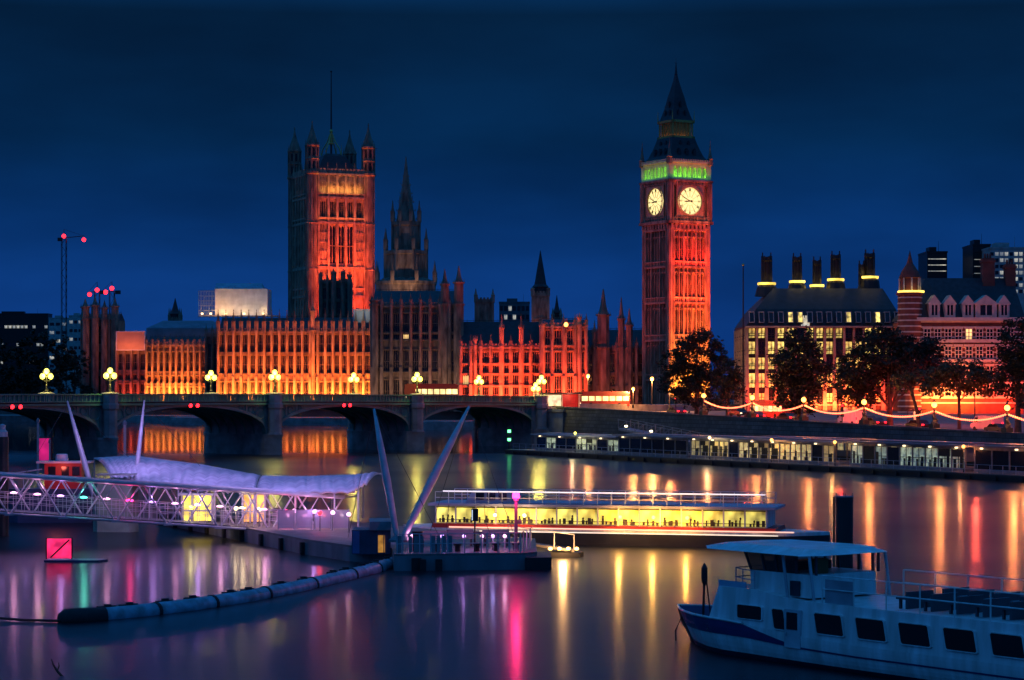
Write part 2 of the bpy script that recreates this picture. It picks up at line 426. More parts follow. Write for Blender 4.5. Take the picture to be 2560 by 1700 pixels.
def wing(name, label, px0, px1, d, ye, nb, rows, yr=None, pin=PIN, dep=16, lights=(), lit=.06, stone=STONE, cat='palace wing',
         tall=(), group=None, but=.27, roofm=None, pinz=.3, base=GZ):
    x0, x1 = wx(px0,d), wx(px1,d); w = x1-x0
    root = thing(name, label, cat, ((x0+x1)/2, d, base), 0, group)
    h = lambda y: wz(y,d)-base
    Ht = h(ye); bw = w/nb; ow = bw*.66
    m = MB()
    m.box(-w/2,.75,0,w/2,dep,Ht)
    zr = [(h(yb), h(yt)) for yt, yb in rows]; zr.sort()
    for i in range(nb+1):
        xc = -w/2+i*bw
        a, c = max(xc-(bw-ow)/2, -w/2), min(xc+(bw-ow)/2, w/2)
        m.box(a,0,0,c,.8,Ht)
        b2 = bw*but/2
        m.box(xc-b2*1.15,-1.7,0,xc+b2*1.15,.1,Ht*.42); m.box(xc-b2,-1.3,Ht*.42,xc+b2,.1,Ht+pinz)
        m.box(xc-b2*.3,-1.45,Ht*.45,xc+b2*.3,-1.25,Ht-.6)
    prev = 0
    for z0, z1 in zr + [(Ht, Ht)]:
        if z0 > prev+.05:
            for i in range(nb):
                xc = -w/2+(i+.5)*bw
                m.box(xc-ow/2-.02,.08,prev,xc+ow/2+.02,.78,z0)
                n = 4
                if z0-prev > .8:
                    for k in range(n+1):
                        xx = xc-ow/2+ow*k/n
                        m.box(xx-.06,-.06,prev+.3,xx+.06,.1,z0-.25)
        prev = z1
    for z0, z1 in zr:
        m.box(-w/2,-.35,z0-.5,w/2,.05,z0-.15); m.box(-w/2,-.28,z1+.12,w/2,.05,z1+.38)
    m.box(-w/2-.1,-.55,Ht-.5,w/2+.1,.05,Ht-.02)
    crenels(m, -w/2, w/2, -.35, Ht+.1, nb*3)
    m.build('wall', stone, root)
    for zi, (z0, z1) in enumerate(zr):
        me = gothic_window_mesh(ow, z1-z0, GLASSD, 2, 1 if z1-z0 > 3 else 0, stone)
        ml = gothic_window_mesh(ow, z1-z0, LITWARM, 2, 1 if z1-z0 > 3 else 0, stone)
        for i in range(nb):
            link('window', ml if random.random() < lit else me, root, (-w/2+(i+.5)*bw, .22, z0))
    for i in range(nb+1):
        if pin: link('pinnacle', pin, root, (-w/2+i*bw, -.4, Ht+pinz))
    if yr is not None:
        zt = h(yr); r = MB(); y0, y1 = 1.4, dep
        ym = (y0+y1)/2
        r.add([(-w/2,y0,Ht),(w/2,y0,Ht),(w/2,ym-1,zt),(-w/2,ym-1,zt),(-w/2,ym+1,zt),(w/2,ym+1,zt),(w/2,y1,Ht),(-w/2,y1,Ht)],
              [(0,1,2,3),(3,2,5,4),(4,5,6,7),(0,3,4,7),(1,6,5,2)])
        n = max(int(w/1.6), 2)
        for k in range(n+1): r.bar((-w/2+w*k/n,ym,zt),(-w/2+w*k/n,ym,zt+.9),.09,.03,4)
        r.box(-w/2,ym-.05,zt+.3,w/2,ym+.05,zt+.42)
        for k in range(nb):     # roof ribs
            xx = -w/2+(k+.5)*bw
            r.bar((xx,y0,Ht+.05),(xx,ym-1,zt+.02),.12,.12,4)
        r.build('roof', roofm or SLATE, root)
    for px, yt, rad in tall:    # taller octagonal turrets rising through the parapet
        xt = wx(px,d)-(x0+x1)/2; zt = h(yt); m2 = MB(); zb = zt-(zt-Ht)*.45
        m2.lathe((xt,-.5,0), [(rad,0),(rad,Ht),(rad*1.2,Ht),(rad*1.2,Ht+.5),(rad*.92,Ht+.5),(rad*.92,zb),(rad*1.2,zb),(rad*1.2,zb+.4),(rad*.75,zb+.5),(rad*.45,zb+(zt-zb)*.4),(rad*.12,zt-.4),(.04,zt)], 8)
        for k in range(8):
            a = math.pi/4*k; m2.bar((xt+rad*1.05*math.cos(a),-.5+rad*1.05*math.sin(a),zb),(xt+rad*1.05*math.cos(a),-.5+rad*1.05*math.sin(a),zb+1.3),.14,.02,4)
        m2.build('turret', stone, root)
    for k, (yoff, zoff, aimz, col, pw, frac0, frac1) in enumerate(lights):
        a, c = -w/2+w*frac0, -w/2+w*frac1
        ns_ = max(int((c-a)/(2*bw)), 1) if pw > 60 and k == 0 else 1
        for q in range(ns_):        # one fitting for every second bay, no two exactly alike
            f = random.uniform(.55, 1.45) if ns_ > 1 else 1; xq = a+(c-a)*(q+.5)/ns_; wq = (c-a)/ns_
            strip_light(name+'_floodlight', root, (xq, -yoff, zoff), (xq, 0, aimz), wq*(.4 if ns_ > 1 else 1), .4, col, pw*wq*f*1.3, 115)
    return root

ORA, RED, AMB = (1.0,.14,.022), (1.0,.075,.022), (1.0,.32,.045)

# river front, from the farthest dim pavilion on the left to the wing beside the clock tower
wing('palace_pavilion', 'dim unlit stone pavilion with slender turrets, left of the orange hoarding', 205, 292, 752, 800, 5,
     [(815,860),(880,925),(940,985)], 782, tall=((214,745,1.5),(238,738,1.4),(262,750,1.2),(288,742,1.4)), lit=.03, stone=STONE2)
wing('palace_pavilion', 'dark red stone wing under the orange hoarding, third bay of the far river front', 292, 366, 748, 862, 4,
     [(885,925),(936,950),(960,1000)], None, lights=((5,.5,14,RED,110,.1,1.0),), lit=.0, pin=PIN, dep=14)
wing('palace_wing', 'low orange floodlit gothic wing with sloping ribs on its roof, below the grey sheeting', 366, 516, 735, 862, 10,
     [(880,928),(940,958),(968,1002)], 842, lights=((3.4,.3,6,AMB,420,0,1),(6,.6,24,ORA,400,0,1)), lit=0, pin=PIN, dep=14)
wing('palace_wing', 'narrow dark stair wing between the two orange floodlit wings', 516, 546, 700, 838, 2,
     [(860,925),(940,985)], None, lit=.3, stone=STONE2, dep=20)
wing('palace_wing', 'long orange floodlit gothic wing with tall buttresses in front of the square flag tower', 546, 928, 680, 829, 20,
     [(837,880),(889,933),(955,1004)], 792, lights=((3.4,.3,6,AMB,460,0,1),(6.5,.6,28,ORA,520,0,1)), lit=0, tall=((782,740,.8),), pin=PINB, dep=18)
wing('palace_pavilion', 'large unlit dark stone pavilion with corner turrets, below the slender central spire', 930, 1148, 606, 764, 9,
     [(784,830),(876,928),(950,1003),(836,848)], 722, tall=((936,745,1.3),(1112,672,1.3),(1147,664,1.5)), lit=.06, stone=STONE2, dep=26, pin=PIN, lights=((9,.5,14,(1,.50,.27),44,0,1),))  # weak warm fill lamp added to bring out the brown stone
wing('palace_wing', 'bright red floodlit gothic wing with battlements, right of the dark stone pavilion', 1152, 1352, 600, 868, 8,
     [(880,907),(913,932),(938,962),(968,1004)], 802, lights=((5,.4,9,RED,190,0.05,.98),(7,.6,24,RED,440,.14,.98)), lit=.08, tall=((1188,838,.6),(1254,785,.7),(1303,784,.75)), pin=PIN, dep=18)
wing('palace_pavilion', 'tall red floodlit pavilion with open parapet and a bright lamp on top', 1352, 1466, 592, 816, 4,
     [(826,862),(880,932),(940,1004)], 796, lights=((5,.4,12,RED,200,.05,.95),(7,.6,26,RED,430,.05,.95)), lit=.05, tall=((1355,812,.8),(1413,800,.5),(1448,780,.7)), pin=PIN, dep=20, but=.22)
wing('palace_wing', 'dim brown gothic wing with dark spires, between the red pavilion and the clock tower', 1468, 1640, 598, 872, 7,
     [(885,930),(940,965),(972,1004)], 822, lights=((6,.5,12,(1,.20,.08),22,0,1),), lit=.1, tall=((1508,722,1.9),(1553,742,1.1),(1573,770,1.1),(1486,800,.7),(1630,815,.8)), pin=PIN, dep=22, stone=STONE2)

# ---------------------------------------------------------------- clock tower
def clock_tower():
    d = 589.0
    root = thing('clock_tower', 'tall clock tower with lit dials, green belfry and red floodlit shaft', 'clock tower', (wx(1690,d), d, GZ), R(29.8))
    hs = 6.55
    m = MB(); m.box(-hs+.6,-hs+.6,0,hs-.6,hs-.6,51)
    faces = [Matrix.Rotation(math.pi/2*k,4,'Z') for k in range(4)]
    def fadd(mb, fn):
        for M in faces:
            t_ = MB(); fn(t_); vs = [M @ Vector(v) for v in t_.v]; o = len(mb.v)
            mb.v += [tuple(v) for v in vs]
            for f, mi in zip(t_.f, t_.m): mb.f.append([o+i for i in f]); mb.m.append(mi)
    def shaft(f):
        f.box(-hs-.12,-hs-.12,0,-hs+1.7,-hs+1.7,50.4)
        for x in (-hs+.35, -hs+1.25): f.box(x-.16,-hs-.3,0,x+.16,-hs,49.9); f.box(-x-.16,-hs-.3,0,-x+.16,-hs,49.9)
        for k in range(1,7):
            x = -4.85+9.7*k/7
            big = .36 if k in (2,5) else .2
            f.box(x-big/2,-hs-(.28 if k in (2,5) else .08),0,x+big/2,-hs+.7,49.5)
        for z in (8.5,19.2,29.3,39.0,49.0):
            f.box(-hs+1.6,-hs-.32,z,hs-1.6,-hs+.7,z+.55); f.box(-hs+1.6,-hs-.22,z+1.5,hs-1.6,-hs+.7,z+1.85)
            for k in range(14):
                x = -4.8+9.6*(k+.5)/14; f.box(x-.13,-hs-.14,z+.5,x+.13,-hs+.65,z+1.55)
        for k in range(7):      # panel heads
            xc = -4.85+9.7*(k+.5)/7
            for z in (17.8,27.9,37.6,47.2):
                for s in (-1,1):
                    p = [(xc+s*.55,z-.9),(xc+s*.4,z-.2),(xc,z+.35),(xc+s*.55,z+.35)]
                    f.ext(p if s<0 else p[::-1], -hs+.15, -hs+.65)
    fadd(m, shaft)
    m.build('shaft', STONE, root)
    wme = gothic_window_mesh(.62, 6.2, GLASSD, 0, 1)
    for M in (faces[0], faces[3]):
        for z in (10.6,21.6,31.4,41.0):
            for k in (0,1,3,5,6):
                o = link('window', wme, root); xc = -4.85+9.7*(k+.5)/7
                o.matrix_local = M @ Matrix.Translation((xc, -hs+.1, z))
    # clock stage
    m = MB(); cs = 6.95
    m.box(-cs+.9,-cs+.9,51,cs-.9,cs-.9,62.2)
    def stage(f):
        for k in range(10):
            x = -cs+.4+(2*cs-.8)*(k+.5)/10; f.box(x-.35,-cs-.05,49.6,x+.35,-cs+1.2,51.2)
        f.box(-cs-.35,-cs-.35,50.9,cs+.35,-cs+1,51.7)
        f.box(-cs-.1,-cs-.1,51.7,-cs+1.5,-cs+1.5,62.2)
        for x in (-cs+.3,-cs+1.1): f.box(x-.15,-cs-.3,51.7,x+.15,-cs,61.9); f.box(-x-.15,-cs-.3,51.7,-x+.15,-cs,61.9)
        f.box(-cs+1.5,-cs+.1,51.7,cs-1.5,-cs+1,52.9)
        f.box(-cs+1.5,-cs+.1,61.2,cs-1.5,-cs+1,62.2)
        f.box(-cs-.3,-cs-.3,62.2,cs+.3,-cs+1,62.75)
        for k in range(9):
            x = -5.0+10*(k+.5)/9; f.box(x-.18,-cs-.12,61.25,x+.18,-cs+.2,62.15); f.box(x-.18,-cs-.12,51.75,x+.18,-cs+.2,52.8)
    fadd(m, stage)
    m.build('clock_stage', STONE, root)
    cz, cr = 57.05, 3.75
    DIAL = glow('opal_dial_glass', (1.0,.77,.30), 1.32)
    for M in faces[:1] + faces[3:] + faces[1:3]:
        dm = MB(); dm.cur = 0; n = 48
        dm.add([(0,-cs+.35,cz)]+[(cr*math.cos(2*math.pi*i/n),-cs+.35,cz+cr*math.sin(2*math.pi*i/n)) for i in range(n)],
               [(0,1+(i+1)%n,1+i) for i in range(n)])
        o = dm.build('clock_dial', DIAL, root); o.matrix_local = M
        fr = MB()               # gilded surround: ring plus spandrel corners of the square frame
        for r0, r1, y0, y1 in ((cr-.06,cr+.32,-.22,.5),(cr*.70,cr*.70+.07,.22,.33),(cr*.93,cr*.93+.05,.22,.33),(cr*.30,cr*.30+.05,.24,.33)):
            for i in range(n):
                a, c = 2*math.pi*i/n, 2*math.pi*(i+1)/n
                P = [(r*math.cos(q),r*math.sin(q)) for r, q in ((r0,a),(r1,a),(r1,c),(r0,c))]
                fr.add([(x,-cs+y0,cz+z) for x,z in P]+[(x,-cs+y1,cz+z) for x,z in P], [(0,1,2,3),(0,4,5,1),(3,2,6,7)])
        for sx in (-1,1):
            for sz in (-1,1):
                q = 4.55
                arc = [(sx*(cr+.3)*math.cos(R(5+80*k/6)), sz*(cr+.3)*math.sin(R(5+80*k/6))) for k in range(7)]
                pts = [(sx*q,0),(sx*q,sz*q)] + [(0,sz*q)] + arc[::-1]
                fr.ext([(x,cz+z) for x,z in pts], -cs+.1, -cs+.6)
                fr.box(sx*q-.14,-cs-.1,cz-q,sx*q+.14,-cs+.5,cz+q); fr.box(-q,-cs-.1,cz+sz*q-.14,q,-cs+.5,cz+sz*q+.14)
        o = fr.build('dial_surround', mat('dial_surround_stone', (.42,.32,.18), .6, noise=.3, scale=2), root); o.matrix_local = M
        nu = MB()               # Roman hours and minute ticks
        hours = ['XII','I','II','III','IIII','V','VI','VII','VIII','IX','X','XI']
        def stroke(p, q, w_):
            p, q = Vector(p), Vector(q); u = (q-p).normalized(); v = Vector((-u.y,u.x))*w_/2
            a = [p+v,p-v,q-v,q+v]; nu.ext([(x.x,cz+x.y) for x in a], -cs+.22, -cs+.33)
        for hnum, tx in enumerate(hours):
            ang = math.pi/2 - 2*math.pi*hnum/12
            ur, ut = Vector((math.cos(ang),math.sin(ang))), Vector((math.sin(ang),-math.cos(ang)))
            wtot = sum(.17 if c=='I' else .34 for c in tx); x = -wtot/2
            r0, r1 = cr*.73, cr*.91
            for c in tx:
                w_ = .17 if c=='I' else .34; xa, xb = x+.05, x+w_-.05; x += w_
                if c=='I': stroke(ur*r0+ut*(xa+xb)/2, ur*r1+ut*(xa+xb)/2, .085)
                if c=='V': stroke(ur*r1+ut*xa, ur*r0+ut*(xa+xb)/2, .08); stroke(ur*r1+ut*xb, ur*r0+ut*(xa+xb)/2, .06)
                if c=='X': stroke(ur*r1+ut*xa, ur*r0+ut*xb, .08); stroke(ur*r1+ut*xb, ur*r0+ut*xa, .06)
            stroke(ur*cr*.32, ur*cr*.69, .05)
        for k in range(60):
            ang = 2*math.pi*k/60; ur = Vector((math.cos(ang),math.sin(ang))); stroke(ur*cr*.93, ur*cr*.985, .05)
        o = nu.build('hour_numerals', BLACKM, root); o.matrix_local = M
        for nm, ln, w_, turn, y in (('hour_hand',2.0,.34,(8+49/60)/12,.12),('minute_hand',3.3,.20,49/60,.05)):
            hm = MB(); ang = math.pi/2-2*math.pi*turn
            ur, ut = Vector((math.cos(ang),math.sin(ang))), Vector((math.sin(ang),-math.cos(ang)))
            pts = [ur*-.8+ut*w_*.7, ur*-.8-ut*w_*.7, ur*.2-ut*w_*.5, ur*ln*.7-ut*w_*.5, ur*ln, ur*ln*.7+ut*w_*.5, ur*.2+ut*w_*.5]
            hm.ext([(p.x,cz+p.y) for p in pts], -cs+y, -cs+y+.06)
            o = hm.build(nm, BLACKM, root); o.matrix_local = M
    # belfry
    m = MB(); bs = 6.75
    m.box(-bs+2,-bs+2,62.5,bs-2,bs-2,67.6)
    def belfry(f):
        f.box(-bs-.1,-bs-.1,62.7,-bs+1.25,-bs+1.25,67.4)
        n = 7; span = 2*bs-2.4
        for k in range(n+1):
            x = -span/2+span*k/n; f.box(x-.2,-bs,62.7,x+.2,-bs+.75,66.6)
        for k in range(n):
            xc = -span/2+span*(k+.5)/n; hw = span/n/2-.15
            f.box(xc-.06,-bs+.2,62.7,xc+.06,-bs+.5,65.6)
            for s in (-1,1):
                p = [(xc+s*hw,65.0),(xc+s*hw*.75,65.8),(xc,66.5),(xc+s*hw,66.5)]
                f.ext(p if s<0 else p[::-1], -bs+.05, -bs+.6)
        f.box(-bs+1,-bs-.02,66.45,bs-1,-bs+.8,67.4)
        f.box(-bs+1,-bs-.05,62.7,bs-1,-bs+.4,63.5)
        f.box(-bs-.45,-bs-.45,67.3,bs+.45,-bs+1.2,67.75)
        for k in range(24):
            x = -bs+2*bs*(k+.5)/24; f.box(x-.13,-bs-.5,67.75,x+.13,-bs-.3,68.25)
    fadd(m, belfry)
    m.build('belfry', mat('belfry_pale_stone', (.50,.47,.38), .75, noise=.25, scale=.8, bump=.2), root)
    for k, M in enumerate(faces):
        if k in (0,3):
            strip_light('belfry_green_floodlight', root, (0,-bs+1.0,62.85), (0,-bs+1.6,66), 11.5, .3, (.24,1.0,.05), 560, 180, M)
            strip_light('belfry_cornice_floodlight', root, (0,-bs-1.6,62.9), (0,-bs,65.5), 12.5, .3, (.35,1.0,.04), 90, 120, M)
    # iron roofs
    q = math.sqrt(2); m = MB()
    m.lathe((0,0,0), [(r*q/2,z) for r,z in ((13.1,67.7),(12.2,68.4),(10.8,69.4),(9.4,71.2),(8.2,73.0),(7.3,74.7))], 4)
    for M in faces:             # dormers in the lower roof
        for z, x in ((69.6,-2.5),(69.6,0),(69.6,2.5),(71.8,-1.3),(71.8,1.3)):
            t_ = MB(); yy = -5.15+(z-69.6)*.5
            t_.box(x-.45,yy-.25,z,x+.45,yy+1.2,z+1.0); t_.add([(x-.55,yy-.3,z+1),(x+.55,yy-.3,z+1),(x,yy-.3,z+1.9),(x,yy+1.4,z+1.9),(x-.55,yy+1.4,z+1),(x+.55,yy+1.4,z+1)],[(0,1,2),(0,2,3,4),(1,5,3,2)])
            o = len(m.v); m.v += [tuple(M @ Vector(v)) for v in t_.v]
            for f in t_.f: m.face([o+i for i in f])
    m.build('lower_roof', IRONRF, root)
    m = MB(); ls = 3.35
    m.box(-ls+.8,-ls+.8,74.6,ls-.8,ls-.8,79.2)
    def lantern(f):
        for k in range(7):
            x = -ls+.15+(2*ls-.3)*k/6; f.box(x-.16,-ls,74.9,x+.16,-ls+.35,78.9)
        f.box(-ls-.35,-ls-.35,74.5,ls+.35,-ls+.5,75.0); f.box(-ls-.3,-ls-.3,78.6,ls+.3,-ls+.5,79.3)
        f.bar((-ls-.2,-ls-.2,79.3),(-ls-.2,-ls-.2,82.0),.18,.03,5)
    fadd(m, lantern)
    m.build('lantern', GILT, root)
    for k in (0,3):
        strip_light('lantern_lamp', root, (0,-ls+.5,74.95), (0,-ls+.3,78), 5, .2, (1,.5,.16), 26, 180, faces[k])
    m = MB()
    m.lathe((0,0,0), [(r*q/2,z) for r,z in ((6.8,79.2),(6.2,79.8),(5.4,81.2),(4.3,83.2),(3.4,85.6),(2.6,87.2),(1.8,88.9),(1.1,90.4),(.62,91.8),(.36,93.5),(.12,95.2))], 4)
    m.sphere((0,0,92.2),.42); m.bar((0,0,92),(0,0,96.6),.10,.03,6); m.bar((-.5,0,95.2),(.5,0,95.2),.05,n=4)
    for M in faces:
        for z, x, yy in ((80.6,-1.1,-2.75),(80.6,1.1,-2.75),(83.0,0,-2.2)):
            t_ = MB(); t_.box(x-.3,yy-.2,z,x+.3,yy+.8,z+.8); t_.add([(x-.36,yy-.25,z+.8),(x+.36,yy-.25,z+.8),(x,yy-.25,z+1.6),(x,yy+1,z+1.6),(x-.36,yy+1,z+.8),(x+.36,yy+1,z+.8)],[(0,1,2),(0,2,3,4),(1,5,3,2)])
            o = len(m.v); m.v += [tuple(M @ Vector(v)) for v in t_.v]
            for f in t_.f: m.face([o+i for i in f])
    m.build('spire', IRONRF, root)
    for sx in (-1,1):
        for sy in (-1,1):
            p = MB(); c = (sx*(bs-.1), sy*(bs-.1), 0)
            p.lathe(c, [(.75,66.9),(.75,68.6),(.95,68.7),(.6,69.0),(.25,71.0),(.05,73.2)], 8); p.bar((c[0],c[1],73),(c[0],c[1],74),.05,n=4)
            p.build('pinnacle', STONE2, root)
    # floodlights of the shaft: only the face towards the bridge is lit
    for yo, z, az, col, pw, sp in ((4.2,4,14,(1,.30,.035),12000,140),(9,7,28,(1,.14,.022),6500,90),(1.5,29.6,36,(1,.075,.02),1500,120),(1.5,39.2,46,(1,.03,.012),1900,120),(16,8,44,(1,.03,.014),5200,60)):
        strip_light('shaft_floodlight', root, (0,-hs-yo,z), (0,-hs,az), 11, .6, col, pw, sp)
    strip_light('stage_floodlight', root, (0,-hs-1.8,50.6), (0,-cs,58), 12, .3, (1,.20,.04), 190, 110)
clock_tower()
# ---------------------------------------------------------------- square flag tower
def flag_tower():
    d = 800.0
    root = thing('flag_tower', 'massive square gothic tower with four corner turrets and a tall flagpole, one face floodlit red', 'tower', (wx(828,d), d, GZ), R(22.8))
    hs = 12.0
    faces = [Matrix.Rotation(math.pi/2*k,4,'Z') for k in range(4)]
    m = MB(); m.box(-hs+.9,-hs+.9,0,hs-.9,hs-.9,85)
    def fadd(mb, fn):
        for M in faces:
            t_ = MB(); fn(t_); o = len(mb.v)
            mb.v += [tuple(M @ Vector(v)) for v in t_.v]
            for f, mi in zip(t_.f, t_.m): mb.f.append([o+i for i in f]); mb.m.append(mi)
    def face(f):
        for z, h in ((40,.9),(43,.6),(50.2,1.1),(66.8,.8),(68.6,.6),(76.0,.8),(77.6,.5),(84.6,.7)):
            f.box(-hs+1.5,-hs-.35,z,hs-1.5,-hs+1,z+h)
        ex = [-8.6,-5.0,-1.66,1.66,5.0,8.6]
        for x in (-8.9,-5.0,-1.66,1.66,5.0,8.9): f.box(x-.36,-hs-.28,0,x+.55,-hs+1.0,84.6)
        for x in (-7.0,7.0):
            f.box(x-1.5,-hs+.3,51.3,x+1.5,-hs+1,66.8)
            for k in range(4):
                f.box(x-1.4,-hs-.05,53+3.4*k,x+1.4,-hs+.9,53.5+3.4*k)
            for k in (-.5,.5): f.box(x+k-.12,-hs-.05,51.3,x+k+.12,-hs+.9,66.8)
        for x in (-3.33,0,3.33):        # wall above and below the three tall lights
            f.box(x-1.2,-hs+.2,0,x+1.2,-hs+1,52.2); f.box(x-1.2,-hs+.2,66.2,x+1.2,-hs+1,69.0); f.box(x-1.2,-hs+.2,75,x+1.2,-hs+1,84.6)
            for k in range(5):
                xx = x-1.1+2.2*k/4; f.box(xx-.09,-hs,44,xx+.09,-hs+.3,50); f.box(xx-.09,-hs-.05,78.2,xx+.09,-hs+.3,84.4)
        for x in (-7,7):
            f.box(x-1.4,-hs+.2,0,x+1.4,-hs+1,50.5); f.box(x-1.4,-hs+.2,66.8,x+1.4,-hs+1,69.2); f.box(x-1.4,-hs+.2,75,x+1.4,-hs+1,84.6)
            for k in range(4):
                xx = x-1.1+2.2*k/3; f.box(xx-.09,-hs,44,xx+.09,-hs+.3,50); f.box(xx-.09,-hs-.05,78.2,xx+.09,-hs+.3,84.4)
        for k in range(5):              # roundels in the top frieze
            xc = -7.0+3.5*k; n = 16
            for r0, r1 in ((1.15,1.4),(.55,.75)):
                for i in range(n):
                    a, c = 2*math.pi*i/n, 2*math.pi*(i+1)/n
                    P = [(xc+r*math.cos(q),81.2+r*math.sin(q)) for r, q in ((r0,a),(r1,a),(r1,c),(r0,c))]
                    f.add([(x,-hs-.45,z) for x,z in P]+[(x,-hs+.2,z) for x,z in P], [(0,1,2,3),(0,4,5,1),(3,2,6,7)])
        crenels(f, -hs+2, hs-2, -hs-.1, 85.4, 14, 1.6, .6)
        for k in range(6):
            x = -8.6+17.2*k/5; f.bar((x,-hs+.2,86),(x,-hs+.2,89.5),.4,.04,4)
    fadd(m, face)
    m.build('wall', STONE, root)
    big = gothic_window_mesh(2.75, 14.0, GLASSD, 1, 1); sm = gothic_window_mesh(2.2, 5.8, GLASSD, 2, 0)
    low = gothic_window_mesh(2.0, 5.0, GLASSD, 1, 0)
    for M in (faces[0], faces[3]):
        for x in (-3.33,0,3.33):
            o = link('window', big, root); o.matrix_local = M @ Matrix.Translation((x,-hs+.3,52.2))
        for x in (-7,-3.33,0,3.33,7):
            o = link('window', sm, root); o.matrix_local = M @ Matrix.Translation((x,-hs+.3,69.2))
        for x in (-6.8,6.8):
            o = link('window', low, root); o.matrix_local = M @ Matrix.Translation((x,-hs-.2,31))
    for sx in (-1,1):
        for sy in (-1,1):
            c = (sx*(hs-1.2), sy*(hs-1.2), 0); p = MB(); r = 2.35
            p.lathe(c, [(r+.1,0),(r+.1,50),(r+.35,50.3),(r,51),(r,66.6),(r+.3,67),(r,67.6),(r,84.5),(r+.45,85),(r+.45,85.7),(r-.1,86),(r-.1,90),(r+.3,90.3),(r-.2,90.8),(r-.2,94.6),(r+.35,95),(r+.35,95.5),(r-.1,95.7),(r*.8,97),(r*.45,99.5),(r*.2,101.5),(.15,103.4),(.3,103.6),(.05,104.4)], 8)
            for k in range(8):
                a = math.pi/4*k; x, y = c[0]+(r-.02)*math.cos(a+math.pi/8), c[1]+(r-.02)*math.sin(a+math.pi/8)
                p.bar((x,y,86),(x,y,95),.26,n=4); p.bar((x*1.0,y,95.3),(x,y,97.6),.2,.03,4)
                x, y = c[0]+r*math.cos(a), c[1]+r*math.sin(a)
                p.bar((x,y,0),(x,y,84.5),.16,n=4)
            p.build('corner_turret', STONE2, root)
            w_ = MB()
            for k in range(8):
                a = math.pi/4*k; nx, ny = math.cos(a), math.sin(a); ap = (r-.1)*math.cos(math.pi/8)+.02
                cc = Vector((c[0]+nx*ap, c[1]+ny*ap, 0)); u = Vector((-ny,nx,0))*.36
                for z0, z1 in ((86.6,89.4),(91.4,94.2)):
                    w_.quad(tuple(cc-u+Vector((0,0,z0))),tuple(cc+u+Vector((0,0,z0))),tuple(cc+u+Vector((0,0,z1))),tuple(cc-u+Vector((0,0,z1))))
            w_.build('turret_opening', GLASSD, root)
    m = MB(); q = math.sqrt(2)
    m.lathe((0,0,0), [(9.0*q,85),(6.5*q,88.5),(4.2*q,92.5),(2.6*q,93.5)], 4)
    for k in range(10): m.bar((-8+16*k/9,-8.5,85),(-8+16*k/9,-6.0,88.2),.12,n=4)
    m.build('roof', IRONRF, root)
    m = MB()
    for sx in (-1,1):
        for sy in (-1,1):
            m.tube([(sx*3,sy*3,92.5),(sx*2.4,sy*2.4,95.5),(sx*1.1,sy*1.1,98.2),(sx*.35,sy*.35,101)], .22, 5); m.bar((sx*3,sy*3,92),(sx*3,sy*3,97),.22,.04,5)
    m.lathe((0,0,0), [(1.2,97.2),(1.2,97.7),(.5,98),(.45,101.5),(.7,102),(.2,103)], 8)
    m.build('iron_crown', GILT, root)
    m = MB(); m.bar((0,0,93),(0,0,124),.42,.16,8); m.sphere((0,0,124.2),.4)
    m.build('flagpole', BLACKM, root)
    strip_light('tower_floodlight', root, (0,-hs-5,30), (0,-hs,50), 20, .6, (1,.065,.018), 7500, 110)
    strip_light('tower_floodlight', root, (0,-hs-1.6,51.0), (0,-hs,64), 18, .4, (1,.07,.022), 1300, 120)
    strip_light('tower_floodlight', root, (0,-hs-12,32), (0,-hs,66), 20, .6, (1,.10,.025), 9500, 70)
    strip_light('tower_floodlight', root, (0,-hs-1.4,67.6), (0,-hs,76), 18, .4, (1,.22,.05), 420, 120)
    strip_light('frieze_floodlight', root, (0,-hs-1.8,77.6), (0,-hs,82), 15, .3, (1,.42,.09), 900, 130)
    strip_light('roof_floodlight', root, (0,-hs+1.5,85.6), (0,-8,87.5), 12, .3, (1,.16,.05), 50, 120)
flag_tower()
wing('palace_roof_block', 'dark unlit gothic roof block with four spiky pinnacles at the foot of the flag tower', 800, 876, 738, 706, 4, [(720,748),(756,785)], 698, tall=((802,676,.7),(834,668,.9),(858,668,.9),(874,682,.7)), lit=0, stone=STONE2, dep=10)

